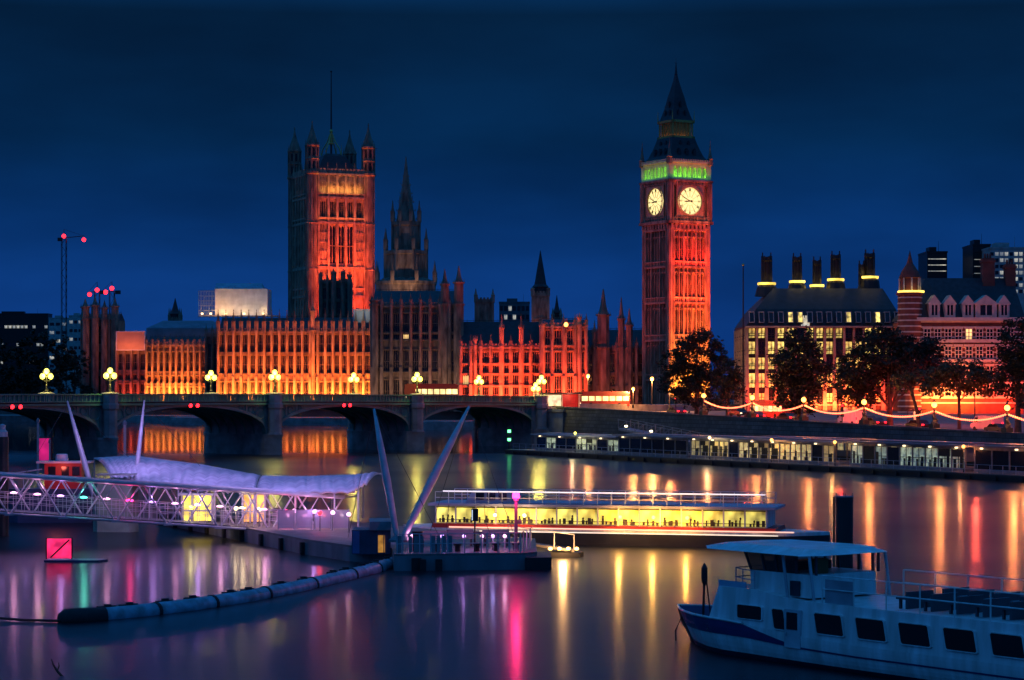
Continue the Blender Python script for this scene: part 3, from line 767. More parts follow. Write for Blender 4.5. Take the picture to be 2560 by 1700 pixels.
# ---------------------------------------------------------------- central spire
def central_spire():
    d = 720.0
    root = thing('central_tower', 'dark octagonal tower with tall slender spire above the unlit stone pavilion', 'tower', (wx(1015,d), d, GZ), 0)
    m = MB()
    m.lathe((0,0,0), [(10.6,0),(10.6,41),(10.9,41.3),(10.9,42.2),(9.2,42.6),(7.3,43.5),(7.3,51),(7.7,51.3),(7.7,52.4),(5.6,52.6),(4.7,53),(4.7,60.6),(5.1,61),(5.1,62.2),(3.7,62.3)], 8)
    for k in range(8):
        a = math.pi/4*(k+.5)
        for r, z0, z1, s in ((7.3,0,53.5,.55),(4.8,52.5,62.8,.42)):
            x, y = r*math.cos(a), r*math.sin(a)
            m.bar((x,y,z0),(x,y,z1),s,n=6)
        a2 = math.pi/4*k
        for j in (-1.2,0,1.2):
            ux, uy = -math.sin(a2), math.cos(a2); ap = 7.3*math.cos(math.pi/8)
            m.bar((ap*math.cos(a2)+ux*j,ap*math.sin(a2)+uy*j,38),(ap*math.cos(a2)+ux*j,ap*math.sin(a2)+uy*j,51),.16,n=4)
    m.build('drum', STONE2, root)
    m = MB()
    m.lathe((0,0,0), [(3.6,62.0),(3.2,63.5),(2.2,69),(1.2,75.5),(.45,81),(.12,84.0)], 8)
    for k in range(8):
        a = math.pi/4*(k+.5)
        for j in range(6):
            tt = j/6; r = 3.4*(1-tt)+.3; m.bar((r*math.cos(a),r*math.sin(a),63+17*tt),((r+.35)*math.cos(a),(r+.35)*math.sin(a),63.5+17*tt),.16,.05,4)
        m.bar((1.8*math.cos(a)*1.1,1.8*math.sin(a)*1.1,66),(1.8*math.cos(a)*1.3,1.8*math.sin(a)*1.3,71),.3,.04,4)
    m.build('spire', STONE2, root)
    for k in range(8):
        a = math.pi/4*(k+.5)
        link('pinnacle', PINB, root, (10.4*math.cos(a),10.4*math.sin(a),42.4))
        link('pinnacle', PINB, root, (7.3*math.cos(a),7.3*math.sin(a),53.3)); link('pinnacle', PINB, root, (4.8*math.cos(a),4.8*math.sin(a),62.6))
    strip_light('drum_floodlight', root, (0,-15,36), (0,-8,50), 14, .4, (1,.5,.27), 620, 120)  # weak warm fill added to brown the dark stone
    wl = gothic_window_mesh(1.5,6.2,GLASSD,1,1,STONE2); w2 = gothic_window_mesh(1.9,6.6,GLASSD,1,1,STONE2)
    for k in range(4,9):
        a = math.pi/4*k; M = Matrix.Rotation(a+math.pi/2,4,'Z')
        o = link('window', wl, root); o.matrix_local = M @ Matrix.Translation((0,-4.7*math.cos(math.pi/8)-.12,53.8))
        o = link('window', w2, root); o.matrix_local = M @ Matrix.Translation((0,-7.3*math.cos(math.pi/8)-.12,43.8))
central_spire()

# ---------------------------------------------------------------- smaller roof towers and roof-top works
def small_tower(name, label, px, d, w_, ytop, ybody, spire_y, col=STONE2, light=None):
    root = thing(name, label, 'tower', (wx(px,d), d, GZ), 0)
    h = lambda y: wz(y,d)-GZ
    zb = h(ybody); m = MB(); a = w_/2
    m.box(-a,-a,0,a,a,zb)
    for x in (-a,a):
        m.box(x-.35,-a-.3,0,x+.35,-a+.3,zb+1)
    for z in (zb*.62,zb*.78,zb-.6): m.box(-a-.25,-a-.25,z,a+.25,-a+.1,z+.5)
    crenels(m,-a,a,-a-.15,zb,5,.9,.4)
    m.build('shaft', col, root)
    wl = gothic_window_mesh(w_*.5, zb*.17, GLASSD, 1, 1, col)
    link('window', wl, root, (0,-a-.3,zb*.80))
    for sx in (-1,1):
        for sy in (-1,1):
            p = MB(); p.lathe((sx*a,sy*a,zb), [(.6,-.5),(.6,1.5),(.75,1.6),(.45,1.9),(.06,(h(ytop)-zb))], 6); p.build('pinnacle', col, root)
    if spire_y:
        p = MB(); p.lathe((0,0,zb), [(a*1.02,-.2),(a*1.02,2.0),(a*1.15,2.2),(a*.82,3.0),(a*.5,(h(spire_y)-zb)*.55),(.08,h(spire_y)-zb)], 8); p.build('spire', IRONRF, root)
    if light: strip_light(name+'_floodlight', root, (0,-a-6,zb*.55), (0,-a,zb*.85), w_, .4, light[0], light[1])
    return root
small_tower('ventilation_tower', 'square dark brown tower with four stub pinnacles, on the roofs right of the stone pavilion', 1211, 655, 5.2, 722, 752, None)
small_tower('spire_tower', 'slim stone tower with lit front and black spire, beside the modern block', 1351, 650, 4.7, 728, 736, 626, STONE, ((1,.22,.05),260))
small_tower('spire_tower', 'small far black spire rising from grey roof sheeting on the left', 438, 905, 4.4, 770, 798, 745)
small_tower('spire_tower', 'low spired turret close to the left foot of the clock tower', 1392, 665, 2.4, 770, 800, 738)

def box_building(name, label, cat, px0, px1, ytop, d, nx, nz, litp, dep=14, wallm=FARB, litm=None, roof=True, zbot=None, winw=.7, winh=.55):
    x0, x1 = wx(px0,d), wx(px1,d); w = x1-x0; zt = wz(ytop,d)-GZ
    root = thing(name, label, cat, ((x0+x1)/2, d, GZ), 0)
    m = MB(); m.box(-w/2,0,0,w/2,dep,zt)
    m.box(-w/2-.15,-.15,zt,w/2+.15,dep+.15,zt+.5)
    if roof: m.box(-w*.25,dep*.3,zt+.5,w*.1,dep*.7,zt+2.0); m.bar((w*.3,dep*.5,zt),(w*.3,dep*.5,zt+4),.1,.04,4)
    m.build('wall', wallm, root)
    z0 = zbot if zbot is not None else zt*.15
    bw, bh = w/nx, (zt-.6-z0)/nz
    wl = MB(); wl.cur = 0; wl.box(-bw*winw/2,-.06,0,bw*winw/2,.05,bh*winh); me1 = wl.mesh('window', GLASSD); 
    wl2 = MB(); wl2.box(-bw*winw/2,-.06,0,bw*winw/2,.05,bh*winh); me2 = wl2.mesh('window', litm or LITWIN)
    for i in range(nx):
        for k in range(nz):
            link('window', me2 if random.random() < litp else me1, root, (-w/2+bw*(i+.5), -.02, z0+bh*(k+.25)))
    return root
WHITEWIN = glow('cool_white_window', (1.0,.90,.62), .32, 1.2, .8, .1, 1.6)
box_building('office_block', 'distant dark modern office block with white lit top floor, behind the palace roofs', 'office block', 1248, 1324, 757, 900, 7, 5, .35, litm=WHITEWIN, zbot=24)
box_building('office_block', 'far low dark block with a thin row of white lights, at the far left bank', 'office block', -40, 120, 785, 1500, 16, 3, .55, litm=WHITEWIN, zbot=22, winh=.16, wallm=BRONZE)
box_building('office_block', 'far pale blue grey tower beside the low dark block on the left bank', 'office block', 122, 168, 796, 1400, 3, 6, .15, wallm=CONC, litm=WHITEWIN, zbot=20, winh=.35)
box_building('office_block', 'far pale slab block nearest the dim pavilion on the left bank', 'office block', 172, 206, 790, 1350, 3, 6, .1, wallm=CONC, litm=WHITEWIN, zbot=20, winh=.35)
box_building('office_block', 'distant round shouldered dark tower with white strip lights behind the banded brick house', 'office block', 2318, 2368, 632, 640, 1, 9, .5, litm=WHITEWIN, zbot=30, winh=.14, winw=.9, wallm=BRONZE)
box_building('office_block', 'distant dark tower with a few white strip lights beside the lattice tower', 'office block', 2432, 2476, 614, 620, 1, 7, .6, litm=WHITEWIN, zbot=33, winh=.10, winw=.85, wallm=BRONZE)
box_building('office_block', 'pale lit lattice fronted tower at the right edge of the photo', 'office block', 2474, 2570, 622, 610, 8, 7, .5, litm=WHITEWIN, zbot=33, wallm=CONC)

def scaffold_roof():
    d = 765.0; x0, x1 = wx(538,d), wx(668,d); z0, zt = wz(788,d), wz(722,d)
    root = thing('scaffold_roof', 'white sheeted temporary roof with lit open scaffold bay, standing over the palace roofs', 'scaffolding', ((x0+x1)/2, d, z0), 0)
    w = x1-x0; H = zt-z0
    m = MB(); m.box(-w/2,0,0,w/2,14,H); 
    for k in range(8): m.box(-w/2-.06,-.12,H*k/8,w/2+.06,0.02,H*k/8+.14)
    for k in range(9): m.box(-w/2+w*k/8-.06,-.16,0,-w/2+w*k/8+.06,0.02,H)
    m.build('sheeting', SHEET, root)
    r = MB(); r.add([(-w/2-.3,-.4,H),(w/2-1.5,-.4,H),(w/2-2.5,5,H+2.2),(-w/2-.1,5,H+2.2),(-w/2-.1,14,H),(w/2-1.5,14,H)],[(0,1,2,3),(3,2,5,4),(0,3,4),(1,5,2)])
    r.build('roof', mat('blue_grey_roof_sheet', (.25,.36,.42), .6, noise=.2, scale=.4), root)
    s = MB(); xa = wx(497,d)-(x0+x1)/2; xb = -w/2; n = 6
    for k in range(n+1):
        x = xa+(xb-xa)*k/n
        for y in (0,4): s.bar((x,y,0),(x,y,H*.92),.09,n=4)
    for k in range(6):
        z = H*.92*k/5
        for y in (0,4): s.bar((xa,y,z),(xb,y,z),.08,n=4)
    for k in range(n):
        x, x2 = xa+(xb-xa)*k/n, xa+(xb-xa)*(k+1)/n; s.bar((x,0,H*.92*(k%3)/3),(x2,0,H*.92*(k%3+1)/3),.07,n=4)
    s.box(xa,-.2,-.35,w/2+3.5,6,-.05)
    s.build('scaffold_frame', GREYM, root)
    for x in (xa+1.5, xa+4.5, -w/2+4, -w/2+10.5, w/2-1.0):
        q = MB(); q.box(x-.35,-2.2,.2,x+.35,-1.9,.7); q.build('work_lamp', LAMPW, root)
        point_light('work_lamp_light', (x,-2.3,.9), (1,.62,.25), 260, .3, root)
    strip_light('scaffold_floodlight', root, (-w/2+2.5,-6,.5), (-w/2+2.5,0,6), 3, .3, (1,.45,.16), 480)
    strip_light('scaffold_floodlight', root, (2,-9,.5), (2,0,6), 14, .3, (1,.78,.66), 520)
scaffold_roof()
# lit hoarding on the far wing
d = 746.5; x0, x1 = wx(290,d), wx(363,d)
root = thing('hoarding', 'large plain orange lit hoarding in a pale frame, on top of the dark red wing', 'hoarding', ((x0+x1)/2, d, wz(876,d)), 0)
w = x1-x0; H = wz(828,d)-wz(876,d)
MB().box(-w/2+.3,0,.3,w/2-.3,1.2,H-.3).build('panel', mat('orange_tan_sheet', (.55,.33,.20), .7, noise=.15, scale=.25), root)
m = MB(); m.box(-w/2,-.2,0,-w/2+.35,1.3,H); m.box(w/2-.35,-.2,0,w/2,1.3,H); m.box(-w/2+.35,-.2,H-.35,w/2-.35,1.3,H); m.box(-w/2+.35,-.2,0,w/2-.35,1.3,.3); m.build('frame', SHEET, root)
strip_light('hoarding_floodlight', root, (0,-4,-.5), (0,0,3), w, .3, (1,.22,.08), 520)
# grey sheeting behind the low wing, small white cabin
d = 800; m = MB(); x0, x1 = wx(366,d), wx(552,d); z0, z1 = GZ, wz(800,d)
m.prism([(x0,d),(x1,d),(x1,d+16),(x0,d+16)], z0, z1-3); m.add([(x0,d,z1-3),(x1,d,z1-3),(x1-4,d+8,z1),(x0+5,d+8,z1),(x0,d+16,z1-3),(x1,d+16,z1-3)],[(0,1,2,3),(3,2,5,4),(0,3,4),(1,5,2)])
tag(m.build('sheeted_roof', mat('dull_grey_sheeting', (.20,.20,.23), .8, noise=.2, scale=.3)), 'dull blue grey sheeted roof behind the low orange wing', 'roof')
d = 676; m = MB(); x0, x1 = wx(879,d), wx(929,d)
root = thing('site_cabin', 'small plain cream site cabin on the roof at the foot of the flag tower', 'cabin', ((x0+x1)/2, d+5, wz(804,d)), 0)
w = x1-x0; m.box(-w/2,0,0,w/2,3,3.8); m.box(-w/2-.15,-.15,3.8,w/2+.15,3.15,4.1); m.build('wall', SHEET, root)
m = MB(); m.box(-w/2,0,-10,-w/2+.2,.2,0); m.box(w/2-.2,0,-10,w/2,.2,0); m.box(-w/2,0,-.25,w/2,3,-.02); m.build('stand', GREYM, root)
point_light('cabin_lamp_light', (0,-4,3), (1,1,.7), 160, .3, root)

# tower cranes with red warning lamps behind the far pavilion
def crane(label, px, yl, d, jib, lamps):
    h = wz(yl,d)-GZ; root = thing('tower_crane', label, 'crane', (wx(px,d), d, GZ), 0, 'tower cranes on the far left')
    m = MB(); a = 1.0
    for sx in (-1,1):
        for sy in (-1,1): m.bar((sx*a,sy*a,0),(sx*a,sy*a,h),.16,n=4)
    n = int(h/3)
    for k in range(n):
        z = h*k/n; s = 1 if k%2 else -1
        m.bar((-a*s,-a,z),(a*s,-a,z+h/n),.1,n=4); m.bar((a,-a*s,z),(a,a*s,z+h/n),.1,n=4)
    m.build('mast', BLACKM, root)
    j = MB(); j.bar((-jib*.3,0,h),(jib,0,h+jib*.12),.22,n=4); j.bar((0,0,h+4),(jib*.9,0,h+jib*.11+.3),.08,n=4); j.bar((0,0,h),(0,0,h+4),.3,.1,n=4); j.box(-jib*.3,-.8,h-1.2,-jib*.3+2,.8,h+.3); j.build('jib', BLACKM, root)
    for x, z in lamps:
        q = MB(); q.sphere((x,-.3,h+z),.9,8,6); q.build('warning_lamp', LAMPR, root)
crane('thin dark tower crane with a high red lamp over the left bank', 160, 596, 950, 9, ((0,1.0),(8.8,-.6)))
crane('lower dark crane with red lamps close behind the dim pavilion turrets', 280, 728, 900, -5, ((0,1.2),(-2.6,-.4)))
crane('small dark crane with a pale red lamp left of the lower crane', 243, 728, 920, -4, ((0,.5),(-3.2,-1.4)))

# bright lamp on the red pavilion
root = thing('roof_floodlamp', 'bright orange floodlamp on the parapet of the tall red pavilion', 'floodlamp', tuple(at(1415,812,588)), 0)
m = MB(); m.bar((0,.3,-2.2),(0,.3,0),.12,n=6); m.box(-.5,0,-.35,.5,.5,.45); m.build('housing', BLACKM, root)
MB().sphere((0,-.25,.05),.62,10,6).build('lens', LAMPO, root)
point_light('roof_floodlamp_light', (0,-1.5,.3), (1,.3,.1), 220, .3, root)
# ---------------------------------------------------------------- road bridge
BP, BU = Vector((-60.1, 320, 0)), Vector((.6546, .756, 0)); BRZ = math.atan2(.756, .6546); BW = 13.5
def deck_z(x): return 7.55 + 1.0*max(0, 1-((x-8)/130.0)**2)      # gentle hump, crown near the second pier
def bridge():
    root = thing('road_bridge', 'green painted cast iron arch bridge with granite piers across the river', 'bridge', BP, BRZ)
    piers = [-99,-66,-33,0,33,66,99]
    spr, n = 3.3, 18
    for a, c in zip(piers, piers[1:]):
        x0, x1 = a+1.15, c-1.15; xm, hw = (x0+x1)/2, (x1-x0)/2; top = deck_z(xm)-.80
        arc = [(xm-hw*math.cos(math.pi*k/n), spr+(top-spr)*math.sin(math.pi*k/n)**.85 if 0<k<n else spr) for k in range(n+1)]
        m = MB()
        for y0, y1 in ((0,.5),(BW-.5,BW)):
            for (xa,za),(xb,zb) in zip(arc, arc[1:]):
                da, db = deck_z(xa)-.45, deck_z(xb)-.45
                m.add([(xa,y0,za),(xb,y0,zb),(xb,y0,db),(xa,y0,da),(xa,y1,za),(xb,y1,zb),(xb,y1,db),(xa,y1,da)],[(0,1,2,3),(7,6,5,4),(0,4,5,1)])
        for j in range(7):      # ribs under the deck
            y = .5+(BW-1)*j/6
            for (xa,za),(xb,zb) in zip(arc, arc[1:]):
                m.add([(xa,y,za),(xb,y,zb),(xb,y,zb+.5),(xa,y,za+.5),(xa,y+.25,za),(xb,y+.25,zb),(xb,y+.25,zb+.5),(xa,y+.25,za+.5)],[(0,1,2,3),(7,6,5,4),(0,4,5,1)])
        m.build('arch_span', GREENP, root)
        m = MB()                # arch ring moulding and spandrel tracery
        for (xa,za),(xb,zb) in zip(arc, arc[1:]):
            m.add([(xa,-.22,za-.02),(xb,-.22,zb-.02),(xb,-.22,zb+.42),(xa,-.22,za+.42),(xa,0.02,za-.02),(xb,0.02,zb-.02),(xb,0.02,zb+.42),(xa,0.02,za+.42)],[(0,1,2,3),(0,4,5,1),(3,2,6,7)])
        for s in (-1,1):
            for q in (.93,.8,.66):
                x = xm+s*hw*q; za = spr+(top-spr)*math.sqrt(1-q*q)**.85; zt = deck_z(x)-.6
                if zt-za > .6:
                    r = (zt-za)*.32; cz = (zt+za)/2+.1
                    pts = [(x+r*math.cos(2*math.pi*i/12),-.08,cz+r*math.sin(2*math.pi*i/12)) for i in range(13)]
                    m.tube(pts, .10, 4)
                m.box(x+s*hw*.065-.08,-.12,za-.2,x+s*hw*.065+.08,.02,zt)
        m.build('arch_ring', mat('pale_green_paint', (.14,.22,.19), .5, noise=.3, scale=.5), root)
    for x in piers:             # piers with pointed cutwaters and octagonal caps
        m = MB(); zt = deck_z(x)
        m.prism([(x-1.35,0.1),(x,-2.6),(x+1.35,0.1),(x+1.35,BW-.1),(x,BW+2.6),(x-1.35,BW-.1)], -3, 2.9)
        m.prism([(x-1.5,0.1),(x,-2.8),(x+1.5,0.1),(x+1.5,BW-.1),(x,BW+2.8),(x-1.5,BW-.1)], 2.9, 3.25)
        m.box(x-1.12,.05,3.2,x+1.12,BW-.05,zt-.4)
        for y in (-.9, BW+.9):
            m.lathe((x,y,0), [(1.25,3.2),(1.05,3.6),(1.05,zt-1.3),(1.3,zt-1.0),(1.3,zt-.4),(1.15,zt-.2),(1.15,zt+1.1),(1.3,zt+1.2),(1.2,zt+1.35),(.3,zt+1.45)], 8, math.pi/8)
        m.build('pier', GRANITE, root)
    xs = [-130+6*i for i in range(39)]
    m = MB()
    for xa, xb in zip(xs, xs[1:]):
        za, zb = deck_z(xa), deck_z(xb)
        m.add([(xa,-.3,za-.5),(xb,-.3,zb-.5),(xb,-.3,zb),(xa,-.3,za),(xa,BW+.3,za-.5),(xb,BW+.3,zb-.5),(xb,BW+.3,zb),(xa,BW+.3,za)],[(0,1,2,3),(3,2,6,7),(7,6,5,4),(4,5,1,0)])
    m.build('deck', ASPH, root)
    m = MB()
    for y in (-.45, BW+.1):
        for xa, xb in zip(xs, xs[1:]):
            za, zb = deck_z(xa), deck_z(xb)
            for h0, h1, p in ((-.55,-.25,.12),(-.05,.12,.10),(1.0,1.18,.12)):
                m.add([(xa,y-p,za+h0),(xb,y-p,zb+h0),(xb,y-p,zb+h1),(xa,y-p,za+h1),(xa,y+.35+p,za+h0),(xb,y+.35+p,zb+h0),(xb,y+.35+p,zb+h1),(xa,y+.35+p,za+h1)],[(0,1,2,3),(3,2,6,7),(7,6,5,4),(4,5,1,0)])
            for k in range(8):
                x = xa+6*k/8; z = deck_z(x); m.box(x-.12,y+.05,z+.1,x+.12,y+.3,z+1.02)
                m.box(x+.36-.05,y+.12,z+.1,x+.36+.05,y+.22,z+1.02)
    m.build('parapet', GREENP, root)
    # lamps hung under the crowns: red pairs, and the lit orange pair by the left bank
    for xm, M_ in ((-16.5,LAMPR),(16.5,LAMPR),(49.5,LAMPR),(-49.5,LAMPO)):
        for s in (-.7,.7):
            q = MB(); z = deck_z(xm)-.85; q.box(xm+s-.3,-.5,z-.02,xm+s+.3,-.23,z+.5); o = q.build('navigation_lamp', BLACKM, root)
            g = MB(); g.sphere((xm+s,-.55,z+.22),.30,8,6); g.build('lens', M_, o)
    return root
bridge()
# stone causeway carrying the bridge road onto the bank
m = MB(); xs = [97+8*i for i in range(14)]
U, N_ = Vector((BU.x,BU.y)), Vector((-BU.y,BU.x))
def bl(x, y): p = Vector((BP.x,BP.y))+U*x+N_*y; return (p.x, p.y)
for xa, xb in zip(xs, xs[1:]):
    za, zb = deck_z(xa)-.06, max(deck_z(xb)-.06, 6.9); za = max(za, 6.9)
    P = [(*bl(xa,-.2),-2),(*bl(xb,-.2),-2),(*bl(xb,-.2),zb),(*bl(xa,-.2),za),(*bl(xa,BW+.2),-2),(*bl(xb,BW+.2),-2),(*bl(xb,BW+.2),zb),(*bl(xa,BW+.2),za)]
    m.add(P, [(0,1,2,3),(3,2,6,7),(7,6,5,4)])
tag(m.build('bridge_approach', GRANITE), kind='structure')

# three-globe lamp standards on both parapets
def lamp_standard():
    root = thing('bridge_lamp', 'three globe lamp standard on the bridge parapet', 'street lamp', (0,0,0), 0, 'three globe lamps along the bridge')
    m = MB(); m.lathe((0,0,0), [(.32,0),(.32,.35),(.2,.45),(.15,1.0),(.22,1.1),(.12,1.25),(.09,2.5),(.14,2.6)], 8)
    for x in (-.75,.75):
        m.tube([(0,0,1.9),(x*.5,0,1.75),(x,0,1.95),(x,0,2.15)], .06, 5)
    m.bar((0,0,2.5),(0,0,2.85),.07,n=6)
    m.build('post', BLACKM, root)
    for x, z in ((-.75,2.5),(.75,2.5),(0,3.25)):
        g = MB(); g.sphere((x,0,z),.40,12,8,1.15); o = g.build('globe', LAMPY, root, smooth=True)
        c = MB(); c.lathe((x,0,z), [(.30,.42),(.16,.55),(.04,.8)], 8); c.build('finial', BLACKM, o)
    return root
L0 = lamp_standard()
LX = [(-33,-.9,'x'),
      (0,-.9,'three globe lamp on the bridge in front of the dim pavilion'),
      (33,-.9,'three globe lamp on the bridge before the middle of the long orange wing'),
      (66,-.9,'three globe lamp on the bridge before the dark pavilion below the spire'),
      (99,-.9,'three globe lamp on the bridge before the right part of the red wing'),
      (33,BW+.9,'three globe lamp on the far bridge parapet before the narrow dark stair wing'),
      (66,BW+.9,'three globe lamp on the bridge at the right end of the orange wing'),
      (99,BW+.9,'three globe lamp on the far bridge parapet at the left end of the red wing'),
      (0,BW+.9,'three globe lamp on the bridge over the dark trees, leftmost of the lit lamps'),
      (112,BW-2,'three globe lamp beside the kiosk at the bridge end, below the tall red pavilion')]
for i, (x, y, lb) in enumerate(LX):
    if i == 0: continue          # its place is outside the photo's lit lamps
    px, py = bl(x, y); loc = (px, py, deck_z(x)+(1.35 if i < 9 else .2)); rz = BRZ
    if i == 1: L0.location = loc; L0.rotation_euler = (0,0,rz); L0['label'] = lb
    else: dup(L0, loc, rz, lb)
    point_light('bridge_lamp_light', (loc[0],loc[1]-.9,loc[2]+2.7), (1,.80,.14), 1100, .40)

# single lamps and signals at the bridge foot
def street_lamp(label, p, base, colm, lcol, power, arm=0.0, name='street_lamp', group=None, r=.36):
    root = thing(name, label, 'street lamp', (p[0],p[1],base), 0, group)
    h = p[2]-base; m = MB(); m.lathe((0,0,0), [(.22,0),(.2,.6),(.1,.9),(.07,h-.2)], 8); m.tube([(0,0,h-.3),(arm*.6,0,h),(arm,0,h-.02)], .05, 5) if arm else None
    m.build('post', BLACKM, root)
    g = MB(); g.sphere((arm,0,h),r,10,6,1.1); g.build('lantern', colm, root, smooth=True)
    if power: point_light('street_lamp_light', (arm,-.6,h-.4), lcol, power, .3, root)
    return root
OC = (1,.36,.10)
street_lamp('white orange street lamp in front of the tall red pavilion, above the kiosk', at(1470,940,430), 6.9, LAMPO, OC, 2600)
street_lamp('bright orange street lamp left of the big dark tree, below the clock tower', at(1630,947,425), 6.5, LAMPO, OC, 5500)
street_lamp('low orange lamp on the bridge approach right of the kiosk', at(1583,972,415), 6.9, LAMPO, OC, 4500, r=.3)
street_lamp('low orange lamp at the left edge of the big dark tree', at(1674,975,410), 6.5, LAMPO, OC, 3500, r=.3)
street_lamp('orange street lamp before the middle of the dark office house with chimneys', at(2095,935,335), bank_z(60), LAMPO, OC, 1500, r=.26)
street_lamp('small orange lamp under the boughs at the right end of the banded brick house', at(2437,952,330), bank_z(120), LAMPR, (1,.1,.05), 1800, r=.3)

# kiosk and bridge-foot pylon
x, y = bl(103,-1.0)
root = thing('kiosk', 'small lit kiosk with flat roof at the end of the bridge, below the red pavilion', 'kiosk', (x+1.2,y-1,6.95), R(8))
m = MB(); m.box(-3.3,0,0,3.3,3,.25); m.box(-3.3,.3,.25,-3.1,3,2.7); m.box(3.1,.3,.25,3.3,3,2.7); m.box(-3.1,2.8,.25,3.1,3,2.7); m.box(-.1,.3,.25,.1,2.8,2.7); m.build('wall', BAND, root)
m = MB(); m.box(-3.7,-.5,2.7,3.7,3.3,2.95); m.build('roof', BLACKM, root)
MB().box(-3.05,.9,.5,-.15,1.0,2.5).build('lit_shopfront', glow('kiosk_cream_light',(1,.72,.42),1.2,.3,1.5), root)
MB().box(.15,.9,.3,3.05,1.0,2.6).build('red_shutter', REDP, root)
point_light('kiosk_lamp_light', (1.4,-1.8,2.4), (1,.25,.15), 420, .3, root)
root = thing('bridge_pylon', 'stone pylon with a stepped cap where the bridge meets the embankment wall', 'pylon', (*bl(103,-3.3),0), BRZ)
m = MB(); m.box(-3,-1.8,-2,3,2.6,6.4); m.box(-3.3,-2.1,6.4,3.3,2.6,6.85); m.box(-2.2,-1.9,1.2,2.2,-1.7,5.4); m.build('body', GRANITE, root)
# green navigation signal on a post in the river
p = at(1273,1086,352)
root = thing('signal_post', 'dark river signal post with two green lights under the right hand arch', 'signal post', (p.x,p.y,0), 0)
m = MB(); m.bar((0,0,-2),(0,0,4.6),.18,.14,8); m.box(-.45,-.15,2.2,.45,.2,4.4); m.build('post', BLACKM, root)
for z in (wz(1078,352), wz(1099,352)):
    g = MB(); g.box(-.26,-.28,z-.22,.26,-.16,z+.22); g.build('green_light', LAMPG, root)

# vehicles
def bus(label, loc, rz, body):
    root = thing('city_bus', label, 'bus', loc, rz)
    L, Wd, Hh = 11, 2.5, 3.0
    m = MB(); m.box(-L/2,-Wd/2,.35,L/2,Wd/2,1.25); m.box(-L/2,-Wd/2,2.25,L/2,Wd/2,Hh); m.box(-L/2,-Wd/2+.06,1.25,L/2,Wd/2-.06,2.25)
    for k in range(8): m.box(-L/2+L*k/7-.08,-Wd/2-.01,1.25,-L/2+L*k/7+.08,Wd/2+.01,2.25)
    m.box(-L/2+.3,-Wd/2+.2,Hh,L/2-.3,Wd/2-.2,Hh+.12)
    m.build('body', body, root)
    for k in range(7):
        q = MB(); x0 = -L/2+L*k/7+.14; q.box(x0,-Wd/2-.005,1.32,x0+L/7-.28,-Wd/2+.055,2.2); q.build('window', LITWIN, root)
    for x in (-3.4,3.2):
        for s in (-1,1):
            q = MB(); q.bar((x,s*1.0,.48),(x,s*1.27,.48),.48,n=14); w_ = q.build('wheel', RUBBER, root)
    for y in (-.9,.9):
        q = MB(); q.box(L/2,y-.15,.7,L/2+.04,y+.15,.95); q.build('tail_light', LAMPR, root)
        q = MB(); q.box(-L/2-.04,y-.15,.7,-L/2,y+.15,.95); q.build('headlight', LAMPW, root)
    return root
x, y = bl(74,3.2); bus('single deck red bus with lit windows on the bridge before the dark pavilion', (x,y,deck_z(74)+.02), BRZ, REDP)
x, y = bl(121,2.5); bus('red bus on the bridge approach between the kiosk and the big dark tree', (x,y,7.0), BRZ-R(18), mat('bright_red_bus_paint',(.5,.03,.025),.35,noise=.1))
def car_make(name, label, paint, cat='car'):
    root = thing(name, label, cat, (0,0,0), 0, 'cars on the embankment road')
    m = MB(); prof = [(-2.1,.35),(-2.15,.75),(-1.9,.95),(-1.35,1.0),(-.75,1.42),(.75,1.45),(1.45,1.02),(2.05,.92),(2.15,.7),(2.1,.35)]
    m.ext([(x,z) for x,z in prof], -.85, .85); m.build('body', paint, root)
    g = MB(); 
    for y0, y1 in ((-.88,-.83),(.83,.88)): g.ext([(-1.2,1.02),(-.7,1.36),(.7,1.38),(1.3,1.03)], y0, y1)
    g.build('window', GLASSD, root)
    for x in (-1.3,1.3):
        for s in (-1,1):
            q = MB(); q.bar((x,s*.66,.33),(x,s*.9,.33),.33,n=12); q.build('wheel', RUBBER, root)
    for y in (-.65,.65):
        q = MB(); q.box(2.1,y-.18,.68,2.19,y+.18,.86); q.build('tail_light', LAMPR, root)
        q = MB(); q.box(-2.19,y-.18,.62,-2.1,y+.18,.8); q.build('headlight', LAMPW, root)
    return root
C1 = car_make('parked_car', 'x', mat('dark_grey_car_paint',(.04,.04,.045),.3,noise=.1)); C2 = car_make('taxi_cab', 'x', mat('black_taxi_paint',(.012,.012,.014),.3,noise=.1), 'taxi')
crz = math.atan2(WD.y, WD.x)
spots = [(C1,26,12,0,'dark grey car on the embankment road near the big dark tree trunk'),
         (C2,38,18,1,'black taxi in the far lane just right of the big dark tree'),
         (C1,55,12,0,'dark grey car before the left end of the office house with chimneys'),
         (C2,66,12,0,'black taxi in the near lane below the second tree'),
         (C1,80,18,1,'dark grey car in the far lane before the right end of the office house'),
         (C1,92,12,0,'dark grey car behind the wall between the first two festoon posts on the right'),
         (C2,104,12,0,'black taxi behind the festoon lights under the leaning tree'),
         (C1,122,13,0,'dark grey car nearest the right edge behind the festoon lights')]
seen = set()
for src, tt, nn, back, lb in spots:
    loc = (*bank(tt,nn), bank_z(tt)+.02); rz = crz + (math.pi if back else 0)
    if src not in seen: seen.add(src); src.location = loc; src.rotation_euler = (0,0,rz); src['label'] = lb
    else: dup(src, loc, rz, lb)
    point_light('tail_light_glow', (loc[0],loc[1]+2.0,loc[2]+.9), (1,.05,.03), 4200, .2)

